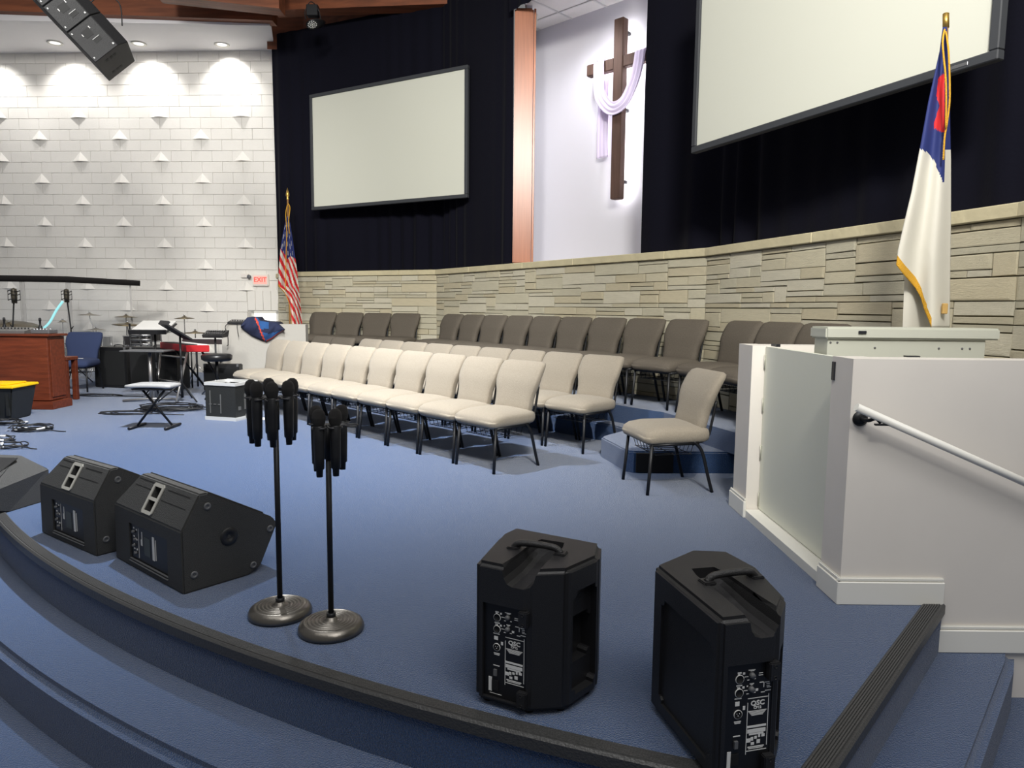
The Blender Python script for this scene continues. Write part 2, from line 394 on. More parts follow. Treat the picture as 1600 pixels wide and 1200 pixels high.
for (x,x0,x1,z,j,k) in placed:
    wedge=(j<=0 and j%2==0 and (k%4==0 if (-j//2)%2==0 else k%4==2) and x1-x0>0.39)
    if wedge: me=wblk; nm='wedge_block'
    elif x1-x0>0.39: me=blk; nm='block'
    else: me=hblk; nm='block'
    if not wedge and (cnt>=300 or z<0.75):
        box(rest,x0+0.002,x1-0.002,-0.018,0.002,z-0.0985,z+0.0985,mtx=mB); continue
    o=D.objects.new(nm,me); COL.objects.link(o); o.parent=wallL
    p=mB@Vector(((x0+x1)/2,-rnd.uniform(0,0.002),z)); o.location=p; o.rotation_euler=(0,0,yaw)
    if me is hblk: o.scale=((x1-x0)/0.2,1,1)
    if not wedge: cnt+=1
bmesh.ops.recalc_face_normals(rest,faces=rest.faces[:]); o=obj('low_blocks',rest,blockm,wallL); o['kind']='stuff'
for i in range(4):
    bm=B(); bbox(bm,-0.62+i*0.155+0.003,-0.62+(i+1)*0.155-0.003,-0.02,0.002,1.225,1.615,0.003,1)
    for v in bm.verts: v.co=mB@v.co
    obj('soldier_block',bm,blockm,wallL)
# window at the right end of the block wall
bm=B()
for q in ((-0.55,-0.50,0.82,1.215),(-0.06,0.0,0.82,1.215),(-0.55,0.0,1.17,1.215),(-0.55,0.0,0.80,0.84)): box(bm,q[0],q[1],-0.01,0.12,q[2],q[3],mtx=mB)
w1=struct('window_1',bm,basep,'bright daylit window low beside the stone wall corner','window')
bm=B(); box(bm,-0.50,-0.06,0.07,0.08,0.84,1.17,mtx=mB)
obj('pane',bm,mat('daylight_pane',(1,1,1),0.3,emit=(1,1,0.98),es=2.2),w1)
# exit sign
t=thing('exit_sign','white exit sign with glowing red letters on block wall','sign',tuple(mB@Vector((-0.30,0,1.71))),yaw)
bm=B(); bbox(bm,-0.19,0.13,-0.075,-0.022,-0.02,0.21,0.012,2); obj('housing',bm,mat('sign_white',rgb(235,228,220),0.5),t)
bm=B(); bbox(bm,-0.16,0.10,-0.079,-0.074,0.02,0.175,0.003,1); obj('face',bm,mat('sign_face',rgb(240,190,180),0.5,emit=rgb(255,120,105),es=0.55),t)
text_mesh('EXIT',0.125,mat('exit_red',rgb(255,60,50),0.5,emit=rgb(255,60,50),es=1.3),t,frame((-0.03,-0.081,0.10),(1,0,0),(0,0,1),(0,-1,0)),bold=0.002)
t=thing('emergency_light','small white emergency lamp head left of the exit sign','lamp',tuple(mB@Vector((-0.62,0,1.90))),yaw)
bm=B(); bbox(bm,-0.10,0.06,-0.07,-0.022,-0.05,0.03,0.01,2); obj('housing',bm,mat('sign_white',rgb(235,228,220),0.5),t)
bm=B(); lathe(bm,[(0,0),(0.03,0.005),(0.038,0.05),(0.034,0.055),(0,0.05)],14,mtx=frame((0.08,-0.06,-0.03),(1,0,0),(0,0,1),(0,-1,0))); obj('lamp_head',bm,greyp,t)
# ================================================================= SOFFIT, BEAMS
ZS=6.05
bm=B(); hexa(bm,[(-12,12.38,ZS),(-4.08,12.38,ZS-0.04),(-4.52,13.9,ZS),(-12,14.4,ZS),(-12,12.38,ZS+0.05),(-4.08,12.38,ZS+0.01),(-4.52,13.9,ZS+0.05),(-12,14.4,ZS+0.05)])
hexa(bm,[(-12,12.30,6.0),(-4.07,12.30,5.93),(-4.09,12.38,5.93),(-12,12.38,6.0),(-12,12.30,6.14),(-4.07,12.30,6.0),(-4.09,12.38,6.0),(-12,12.38,6.14)])
struct('ceiling',bm,mat('soffit_white',rgb(242,240,241),0.7),'white soffit with recessed downlights above the block wall','ceiling')
bm=B(); hexa(bm,[(-12,12.15,6.15),(-3.98,12.15,5.955),(-3.98,12.40,5.955),(-12,12.40,6.15),(-12,12.15,7.15),(-3.98,12.15,6.36),(-3.98,12.40,6.36),(-12,12.40,7.15)])
struct('trim_3',bm,woodbeam,'brown wooden ceiling beam in front of the white soffit','beam')
bm=B(); hexa(bm,[(-12,12.1,7.15),(-3.9,12.1,6.36),(-3.9,11.2,6.55),(-12,11.2,7.45),(-12,12.1,7.2),(-3.9,12.1,6.41),(-3.9,11.2,6.6),(-12,11.2,7.5)])
struct('ceiling_strip',bm,mat('soffit_white',rgb(242,240,241),0.7),'narrow white ceiling strip between the wooden beams','ceiling')
a=at(250,-60,11.6); 
bm=B(); q=[at(300,0,11.35),at(436,15,11.35),at(436,-60,11.35),at(300,-60,11.35)]
bm=B(); hexa(bm,[(at(240,-8,11.3).x,11.3,at(240,-8,11.3).z),(at(436,13,11.3).x,11.3,at(436,13,11.3).z),(at(436,13,11.3).x,11.6,at(436,13,11.3).z),(at(240,-8,11.3).x,11.6,at(240,-8,11.3).z),
 (at(240,-8,11.3).x,11.3,7.6),(at(436,13,11.3).x,11.3,7.4),(at(436,13,11.3).x,11.6,7.4),(at(240,-8,11.3).x,11.6,7.6)])
# second beam runs on to the right above the drape
c0=at(436,16,12.2); c1=at(770,3,11.6)
hexa(bm,[(c0.x-0.1,12.2,c0.z),(c1.x,11.6,c1.z),(c1.x,11.9,c1.z),(c0.x-0.1,12.5,c0.z),(c0.x-0.1,12.2,7.4),(c1.x,11.6,7.4),(c1.x,11.9,7.4),(c0.x-0.1,12.5,7.4)])
struct('trim_4',bm,woodbeam,'brown wooden ceiling beam above the drape','beam')
def lineoff(off): return [PL+Vector((0.06,-0.5)),P0+n1*off,P1+(n1+n2)*0.5*off,P2+(n2+n3)*0.5*off,P3+n3*off,P4+n3*off]
fp=lineoff(0.34); bm=B()
pv=[(bm.verts.new((p.x,p.y,5.9)),bm.verts.new((p.x,p.y,7.6))) for p in fp]
for A_,Q_ in zip(pv,pv[1:]): bm.faces.new((A_[0],Q_[0],Q_[1],A_[1]))
struct('trim_5',bm,woodbeam,'brown wooden fascia above the black drapes','trim')
# recessed downlights
for i,(x,y) in enumerate(((-40,90),(90,90),(220,90),(349,89))):
    p=at(x,y,13.55); t=thing('downlight',('white recessed downlight in soffit at far left end','white recessed downlight in soffit, left of the hanging speaker','white recessed downlight in soffit, just right of the hanging speaker','white recessed downlight in soffit nearest the black drape')[i],'lamp',(p.x,13.50,ZS-0.012),0,'recessed downlights in the soffit')
    bm=B(); lathe(bm,[(0.085,0.0),(0.13,-0.008),(0.135,0.004),(0.085,0.012)],24); obj('trim_ring',bm,basep,t)
    bm=B(); lathe(bm,[(0,0.004),(0.085,0.003)],20); obj('diffuser',bm,mat('lamp_glow',(1,1,1),0.5,emit=(1,0.98,0.94),es=1.2),t)
    l=D.lights.new('downlight_lamp','SPOT'); l.energy=88; l.spot_size=math.radians(104); l.spot_blend=0.75; l.shadow_soft_size=0.05; l.color=(1,0.985,0.96)
    lo=D.objects.new('downlight_lamp',l); COL.objects.link(lo); lo.location=(p.x,13.48,ZS-0.05); look(lo,(p.x,13.95,5.05))
# ================================================================= DRAPES
def drape(name,path,z0,z1,label,fold=0.12,amp=0.045,seed=1,group=None,left_shift=0.0):
    rnd=random.Random(seed); pts=[]; s=0
    P=[Vector(p) for p in path]; seglen=[(b-a).length for a,b in zip(P,P[1:])]; tot=sum(seglen); N=int(tot/0.03); bm=B(); cols=[]
    ph=[rnd.uniform(0,6.28) for _ in range(4)]
    for i in range(N+1):
        q=tot*i/N; k=0
        while k<len(seglen)-1 and q>seglen[k]: q-=seglen[k]; k+=1
        d=(P[k+1]-P[k]).normalized(); n=Vector((-d.y,d.x)); base=P[k]+d*q; s=tot*i/N; col=[]
        for j in range(9):
            v=j/8; z=z1+(z0-z1)*v
            f=math.sin(s/fold*2*PI*0.42+ph[0]+2.4*math.sin(s*1.7+ph[1])+1.3*math.sin(s*4.1+ph[2]))+0.6*math.sin(s/fold*1.3+ph[2]+v*1.6+1.5*math.sin(s*2.3+ph[0]))
            am=amp*(0.25+0.75*v*v)*(0.55+0.45*math.sin(s*2.1+ph[3]))
            p=base-n*(f*am)
            if left_shift and i<30: p=p+d*left_shift*(1-v)*(1-i/30)
            col.append(bm.verts.new((p.x,p.y,z)))
        cols.append(col)
    for A_,Q_ in zip(cols,cols[1:]):
        for j in range(8): bm.faces.new((A_[j],A_[j+1],Q_[j+1],Q_[j]))
    o=obj(name,bm,cloth,None,True); tag(o,label,'curtain',group)
    return o
lo=lineoff(0.12)
wA=P1+d2*((0-P1.x)/d2.x)        # stone wall line at x=0
cL=Vector((-0.03,10.16)); 
drape('drape',[Vector((-4.42,13.40)),Vector((-4.2,13.25)),lo[1]+Vector((0.02,0)),lo[2],cL],CAP+0.002,6.16,'black floor length drape left of the wooden column behind the smaller screen',seed=4)
rs=Vector((1.46,8.26)) # left edge of the right drape
drape('drape',[rs,lo[3],lo[4],lo[5]],CAP+0.002,6.3,'black drape right of the cross behind the larger screen',seed=9,left_shift=-0.0,fold=0.16,amp=0.05)
drape('drape',[cL+Vector((-0.06,-0.10)),rs+Vector((-0.06,-0.1))],5.29,6.4,'black valance drape across top of the cross niche',seed=5,amp=0.02)
# ================================================================= NICHE WITH CROSS
bm=B(); nb=Vector((0.30,11.2)); nd=Vector((0.72,-0.69)).normalized(); nA=nb-nd*0.05; nB=nb+nd*3.2; nn=Vector((-nd.y,nd.x))
mN=frame((nb.x,nb.y,0),(nd.x,nd.y,0))
box(bm,-0.3,3.4,0,0.1,1.6,5.8,mtx=mN); struct('wall_niche',bm,nichep,'pale back wall of the niche behind the cross','wall')
bm=B(); vs=[(0.23,10.28),(0.28,11.3),(0.20,11.3),(0.15,10.28)]; prism(bm,vs,1.6,5.8)
vs=[(1.62,8.45),(2.72,9.35),(2.78,9.28),(1.68,8.38)]; prism(bm,vs,1.6,5.8); bmesh.ops.recalc_face_normals(bm,faces=bm.faces[:]); struct('wall_niche_side',bm,nichep,'pale side walls of the cross niche','wall')
bm=B(); prism(bm,[(0.1,10.1),(1.6,8.3),(3.0,9.4),(0.3,11.6)],5.47,5.53); prism(bm,[(0.1,10.1),(1.6,8.3),(3.0,9.4),(0.3,11.6)],1.80,1.86); bmesh.ops.recalc_face_normals(bm,faces=bm.faces[:])
nc=struct('ceiling_niche',bm,ceilm,'white tiled ceiling of the cross niche','ceiling')
bm=B()
for k in range(5):
    x=k*0.61+0.1; box(bm,x-0.012,x+0.012,-0.85 if k else -0.5,0,5.458,5.472,mtx=mN)
for k in range(2):
    y=-k*0.61-0.3; box(bm,0.05 if k==0 else 0.45,2.6,y-0.012,y+0.012,5.458,5.472,mtx=mN)
obj('ceiling_grid',bm,mat('grid_white',rgb(205,205,204),0.5),nc)
# wooden column
t=B(); bbox(t,-0.130,0.125,-0.10,0.10,0,3.40,0.02,2); bbox(t,0.131,0.16,-0.07,0.08,0,3.40,0.004,1)
o=obj('wooden_column',t,colwood,None,False,loc=(0.118,10.10,CAP)); o['kind']='structure'; o['label']='glossy reddish wooden column at left of the cross niche'; o['category']='column'; o.name='trim_6'
bm=B(); box(bm,-0.05,0.0,-0.06,0.0,0,0.14); o=obj('sensor_box',bm,basep,None,loc=(0.31,10.6,5.32)); tag(o,'small white box high on the niche wall beside the wooden column','box')
# cross
cs=1.72; cz0=2.80; cz1=5.14; CZ=4.58
cr_=thing('cross','dark wooden cross lit from behind in the niche','cross',(nb.x+nd.x*cs,nb.y+nd.y*cs,cz0),math.atan2(nd.y,nd.x))
bm=B(); bbox(bm,-0.075,0.075,-0.26,-0.14,0,cz1-cz0,0.008,2); obj('upright',bm,crosswood,cr_)
bm=B(); bbox(bm,-0.53,-0.0755,-0.25,-0.14,CZ-cz0-0.075,CZ-cz0+0.075,0.008,2); bbox(bm,0.0755,0.62,-0.25,-0.14,CZ-cz0-0.075,CZ-cz0+0.075,0.008,2); obj('crossbeam',bm,crosswood,cr_)
led=mat('led_strip',(1,1,1),0.5,emit=(1.0,0.98,1.0),es=36)
bm=B()
for s in (-0.05,0.05): box(bm,s-0.008,s+0.008,-0.135,-0.125,0.03,cz1-cz0-0.03)
for s in (-0.05,0.05): box(bm,-0.50,0.59,-0.135,-0.125,CZ-cz0+s-0.008,CZ-cz0+s+0.008)
obj('light_strip',bm,led,cr_)
bm=B(); 
for z in (0.25,1.2,2.2): box(bm,-0.02,0.02,-0.14,0.0,z-0.02,z+0.02)
obj('mounting_bracket',bm,blackm,cr_)
# cloth over the arms of the cross: a swag with a tail hanging at the left
def ribbon(bm,path,wid,fold=0.012,nf=3,n=10):
    rows=[]
    for i,(p,nrm) in enumerate(path):
        tdir=(path[min(len(path)-1,i+1)][0]-path[max(0,i-1)][0]).normalized(); side=tdir.cross(nrm).normalized(); w=wid[i] if isinstance(wid,list) else wid
        rows.append([bm.verts.new(p+side*w*(k/n-0.5)+nrm*fold*math.sin(k/n*nf*2*PI+i*0.1)) for k in range(n+1)])
    for A_,Q_ in zip(rows,rows[1:]):
        for k in range(n): f=bm.faces.new((A_[k],A_[k+1],Q_[k+1],Q_[k])); f.smooth=True
mC=frame((nb.x+nd.x*cs,nb.y+nd.y*cs,cz0),(nd.x,nd.y,0)); za=CZ-cz0
fr=Vector((0,-1,0))
path=[(Vector(p),fr) for p in catmull([(-0.30,-0.20,za+0.09),(-0.295,-0.275,za+0.06),(-0.285,-0.285,za-0.14),(-0.26,-0.285,za-0.38),(-0.12,-0.29,za-0.56),(0.02,-0.30,za-0.60),(0.16,-0.29,za-0.52),(0.28,-0.285,za-0.30),(0.34,-0.285,za-0.1),(0.36,-0.275,za+0.06),(0.36,-0.20,za+0.09)],5)]
bm=B(); ribbon(bm,path,0.17)
path=[(Vector(p),fr) for p in catmull([(-0.335,-0.20,za+0.092),(-0.33,-0.115,za+0.05),(-0.325,-0.115,za-0.4),(-0.32,-0.12,za-0.95),(-0.315,-0.12,za-1.17)],5)]
ribbon(bm,path,[0.15+0.05*i/len(path) for i in range(len(path))])
for v in bm.verts: v.co=mC@v.co
o=obj('altar_cloth',bm,mat('lilac_white_cloth',rgb(226,214,240),0.8,spec=0.2),None,True); tag(o,'white and lilac cloth draped over the arms of the cross','cloth')
sd=o.modifiers.new('s','SOLIDIFY'); sd.thickness=0.006
# ================================================================= PROJECTION SCREENS
def screen(loc,dirv,w,h,tilt,label,fr_=0.055):
    dirv=Vector(dirv).normalized(); t=thing('projection_screen',label,'screen',loc,math.atan2(dirv.y,dirv.x))
    bm=B(); box(bm,fr_,w-fr_,-0.02,-0.005,fr_,h-fr_); obj('screen_surface',bm,screenm,t)
    bm=B(); bbox(bm,0,w,-0.04,0.02,0,fr_,0.006,1); bbox(bm,0,w,-0.04,0.02,h-fr_,h,0.006,1); bbox(bm,0,fr_,-0.04,0.02,fr_,h-fr_,0.006,1); bbox(bm,w-fr_,w,-0.04,0.02,fr_,h-fr_,0.006,1)
    obj('frame',bm,framem,t); 
    if tilt: t.rotation_euler=(tilt,0,math.atan2(dirv.y,dirv.x))
    return t
s0=at(489,330,12.58); s1=at(732,308,10.98); 
screen((s0.x,12.58,(s0.z+s1.z)/2),(s1.x-s0.x,-1.60),math.hypot(s1.x-s0.x,1.60),1.93,0.0,'white projection screen in dark frame left of the wooden column')
s0=at(1085,243,6.42); s1=at(1566,90,4.02)
sc2=screen((s0.x,6.42,(s0.z+s1.z)/2),(s1.x-s0.x,-2.40),math.hypot(s1.x-s0.x,2.40),1.75,0.0,'larger white projection screen at upper right, right of the cross')
bm=B(); bbox(bm,2.36,2.46,-0.043,-0.04,0.018,0.036,0.001,1); obj('badge',bm,chrome,sc2)
# ================================================================= WHITE LOW WALLS AT THE RIGHT
ZT=1.10
bm=B(); box(bm,1.48,3.4,3.07,3.22,-2*ST,ZT); box(bm,1.48,1.62,3.22,3.27,-0.0,ZT)
wr=struct('wall_right',bm,whitep,'white painted low wall with handrail at the right','wall')
bm=B(); box(bm,1.49,1.60,4.40,4.66,0,ZT-0.01); box(bm,1.60,2.62,4.54,4.66,0,ZT-0.012)
struct('wall_right_post',bm,whitep,'white painted low wall end beside the choir riser','wall')
def basebd(name,x0,x1,y0,y1,z,label,side):
    bm=B(); h=0.125
    if side=='front': bbox(bm,x0,x1,y0-0.018,y0,z,z+h-0.02,0.003,1); bbox(bm,x0,x1,y0-0.012,y0,z+h-0.02,z+h,0.005,2)
    else: bbox(bm,x0-0.018,x0,y0,y1,z,z+h-0.02,0.003,1); bbox(bm,x0-0.012,x0,y0,y1,z+h-0.02,z+h,0.005,2)
    return struct(name,bm,basep,label,'baseboard')
basebd('baseboard_right',1.4605,1.94,3.068,0,0.0,'white baseboard at foot of handrail wall on the stage','front')
basebd('baseboard_right_lower',1.90,3.4,3.068,0,-ST,'lower white baseboard right of the stage edge','front')
basebd('baseboard_right_side',1.479,0,3.052,3.27,0.0,'short white baseboard on wall end beside the door sill','side')
basebd('baseboard_right_post',1.488,0,4.38,4.68,0.0,'short white baseboard on the post beside the choir riser','side')
# door in the recess
bm=B(); box(bm,1.57,1.60,3.275,4.395,0.06,ZT-0.015); d1_=struct('door_1',bm,doorp,'pale low door between the two white walls','door')
bm=B(); box(bm,1.485,1.57,3.275,4.395,0.0,0.05); box(bm,1.57,1.60,3.275,4.395,0.0,0.055); obj('sill',bm,basep,d1_)
for z in (0.12,0.42,0.72,0.99):
    bm=B(); bbox(bm,1.567,1.571,4.375,4.394,z-0.045,z+0.045,0.001,1); tube(bm,[(1.5645,4.388,z-0.045),(1.5645,4.388,z+0.045)],0.003,6); obj('hinge',bm,mat('painted_hinge',rgb(205,204,190),0.4,0.3),d1_)
bm=B(); bbox(bm,1.555,1.575,3.30,3.36,ZT-0.09,ZT-0.02,0.003,1); obj('latch',bm,basep,d1_)
bm=B(); bbox(bm,1.473,1.48,3.235,3.262,0.99,1.075,0.001,1); o=obj('strike_plate',bm,mat('dark_steel',rgb(58,60,66),0.4,0.7),wr)
bm=B(); bbox(bm,1.60,1.625,4.30,4.39,ZT-0.012,ZT+0.004,0.001,1); obj('top_bolt',bm,mat('dark_steel',rgb(58,60,66),0.4,0.7),d1_)
# steel cabinet box behind the low walls
t=thing('equipment_case','white metal case with overhanging lid behind the low walls','case',(0,0,0))
bm=B(); bbox(bm,1.625,2.44,3.66,3.82,0.005,1.165,0.003,1); obj('body',bm,mat('case_white',rgb(200,201,188),0.45),t)
bm=B(); bbox(bm,1.607,2.50,3.64,3.84,1.165,1.225,0.008,2); obj('lid',bm,mat('case_white',rgb(200,201,188),0.45),t)
bm=B(); bbox(bm,1.77,1.81,3.632,3.64,1.192,1.207,0.002,1); obj('lock_plate',bm,mat('dark_steel',rgb(58,60,66),0.4,0.7),t)
bm=B()
for x in (1.64,1.675,1.87,2.20,2.32,2.36): lathe(bm,[(0,0.004),(0.005,0.003),(0.006,0)],8,mtx=frame((x,3.66,1.145 if x<1.8 else 1.12),(1,0,0),(0,0,1),(0,-1,0)))
obj('screws',bm,greyp,t)
bm=B(); bbox(bm,1.80,1.86,3.228,3.262,ZT,ZT+0.006,0.001,1); o=obj('hinge_plate',bm,mat('dark_steel',rgb(58,60,66),0.4,0.7),wr)
# handrail
hp0=at(1338,636,2.99); hp1=at(1600,753,2.99); dz=(hp1.z-hp0.z)/(hp1.x-hp0.x)
t=thing('handrail','white sloping handrail on black bracket fixed to the low wall','handrail',(0,0,0))
e=hp0+Vector((1.2,0,1.2*dz)); bm=B(); tube(bm,[hp0,e],0.0175,16); obj('rail',bm,basep,t,False)
bc=at(1340,655,3.05)
bm=B(); lathe(bm,[(0,0.014),(0.02,0.013),(0.032,0.006),(0.034,0)],20,mtx=frame((bc.x+0.02,3.068,bc.z),(1,0,0),(0,0,1),(0,-1,0))); 
tube(bm,catmull([(bc.x+0.02,3.06,bc.z),(bc.x+0.03,3.015,bc.z),(bc.x+0.05,2.995,bc.z+0.012),(bc.x+0.07,2.99,hp0.z+dz*(bc.x+0.07-hp0.x)-0.02)],4),0.008,10)
bbox(bm,bc.x+0.045,bc.x+0.11,2.982,2.998,hp0.z+dz*(bc.x+0.075-hp0.x)-0.030,hp0.z+dz*(bc.x+0.075-hp0.x)-0.022,0.001,1)
obj('bracket',bm,blackm,t)
# ================================================================= STACKING CHAIRS
def seat_fn(p):
    x,y,z=p; t=(y+0.25)/0.5
    z+=0.018*(1-(x/0.26)**2)*(0.4+0.6*math.sin(PI*min(1,max(0,t)))) if z>0 else 0
    z+=-0.020*max(0,(0.3-t))/0.3*(1 if z>0 else 0.2)+0.008*max(0,t-0.6)
    return Vector((x*(1-0.10*max(0,t-0.45)),y-0.02,z+0.412))
def back_fn(p):
    x,y,z=p; t=(z+0.215)/0.43
    hw=0.84+0.16*(1/(1+math.exp(-(t-0.46)*16)))
    hw-=0.05*max(0,t-0.85)/0.15
    yy=0.17+0.10*t+0.05*max(0,t-0.62)/0.38*t
    bulge=-0.010*math.sin(PI*t)*(1-(x/0.26)**2) if y<0 else 0
    return Vector((x*hw,y+yy+bulge,z+0.65))
def make_chair(name,label,fab,group,cat='chair',rack=True,metal=None):
    metal=metal or blackm
    t=thing(name,label,cat,group=group)
    bm=B(); rbox(bm,0.515,0.51,0.118,0.056,9,seat_fn); obj('seat',bm,fab,t,True)
    bm=B(); rbox(bm,0.51,0.075,0.43,0.036,9,back_fn); obj('backrest',bm,fab,t,True)
    for s in (-1,1):
        bm=B(); tube(bm,[(s*0.225,-0.215,0.365),(s*0.232,-0.232,0.15),(s*0.238,-0.245,0.0)],0.0125,8); obj('leg',bm,metal,t)
    for s in (-1,1):
        bm=B(); tube(bm,catmull([(s*0.225,0.10,0.375),(s*0.230,0.165,0.30),(s*0.236,0.215,0.12),(s*0.24,0.25,0.0)],4),0.0125,8); obj('leg',bm,metal,t)
    bm=B()
    for s in (-1,1): tube(bm,[(s*0.225,-0.225,0.352),(s*0.225,0.14,0.362)],0.0125,8)
    for y in (-0.20,0.10): tube(bm,[(-0.225,y,0.352),(0.225,y,0.352)],0.010,8)
    obj('seat_frame',bm,metal,t)
    for s in (-1,1): bm=B(); tube(bm,catmull([(s*0.20,0.12,0.37),(s*0.205,0.215,0.40),(s*0.205,0.245,0.50),(s*0.205,0.275,0.66)],4),0.010,8); obj('back_frame',bm,metal,t)
    bm=B()
    for i in range(7): 
        x=-0.18+0.06*i; tube(bm,[(x,-0.19,0.335),(x,-0.17,0.275),(x,0.10,0.275),(x,0.12,0.34)],0.003,4)
    for y in (-0.17,-0.03,0.10): tube(bm,[(-0.2,y,0.275),(0.2,y,0.275)],0.003,4)
    obj('book_rack',bm,metal,t)
    return t
ra_=math.atan2(-0.73,0.68)
def facing(v): return math.atan2(v[0],-v[1])   # local -y points along v
light=make_chair('stacking_chair','light beige upholstered chair at near right end of the front row',beige,'light beige chairs of the front row')
light.location=(-0.12,5.84,0); light.rotation_euler=(0,0,facing((-0.73,-0.68)))
for i in range(1,10):
    l=('light beige upholstered chair in the front row, %s from its near right end'%ORD[i]) if i<9 else 'light beige upholstered chair at far left end of the front row'
    dup(light,(-0.12-0.354*i,5.84+0.38*i,0),light.rotation_euler.z,l)
for i in range(9):
    l='beige chair at near right end of the second row, behind the front row' if i==0 else 'beige chair in the second row, %s from its near right end'%ORD[i]
    if i==8: l='beige chair at far left end of the joined second row'
    dup(light,(0.665-0.356*i,6.665+0.38*i,0),facing((-0.73,-0.68)),l,'beige chairs of the second row')
lc=dup(light,(1.155,5.19,0),facing((-0.975,-0.21)),'single loose beige chair standing apart near the white low wall'); del lc['group']
dark=make_chair('stacking_chair','dark taupe upholstered chair at right end of the long back row',taupe,'dark taupe chairs of the long back row')
fb=(-n2.x,-n2.y); dark.location=(1.545,7.05,T2); dark.rotation_euler=(0,0,facing(fb))
for i in range(1,9):
    l='dark taupe chair in the long back row, %s from its right end'%ORD[i] if i<8 else 'dark taupe chair at left end of the long back row'
    dup(dark,(1.545-0.337*i,7.05+0.473*i,T2),facing(fb),l,scale=(1.07,1,1))
a0=P0-n1*0.43
for k in range(4):
    q=a0+d1*(2.743-0.28-0.57*k)
    dup(dark,(q.x,q.y,T2),facing((-n1.x,-n1.y)),['dark taupe chair at right end of the far left back row group','dark taupe chair in the far left back row group, second from its right end','dark taupe chair in the far left back row group, second from its left end','dark taupe chair at left end of the far left back row group'][k],'dark taupe chairs below the smaller screen',scale=(1.08,1,1))
for k in range(3):
    q=Vector((1.845,6.44))+d3*0.525*k
    dup(dark,(q.x,q.y,T2),facing((-n3.x,-n3.y)),['dark taupe chair at left end of the right back row group, behind the loose chair','dark taupe chair partly hidden by white low wall, middle of three','dark taupe chair mostly hidden behind white low wall, next to the equipment case'][k],'dark taupe chairs behind the white low wall')
for k,(s,l) in enumerate(((9.15,'dark chair behind the far end of the front row, right one of two'),(10.25,'dark chair behind the far end of the front row, left one of two'))):
    dup(dark,(0.665-0.356*s-0.05,6.665+0.38*s-0.02,0),facing((-0.6,-0.8)),l,'two dark chairs behind the front row')
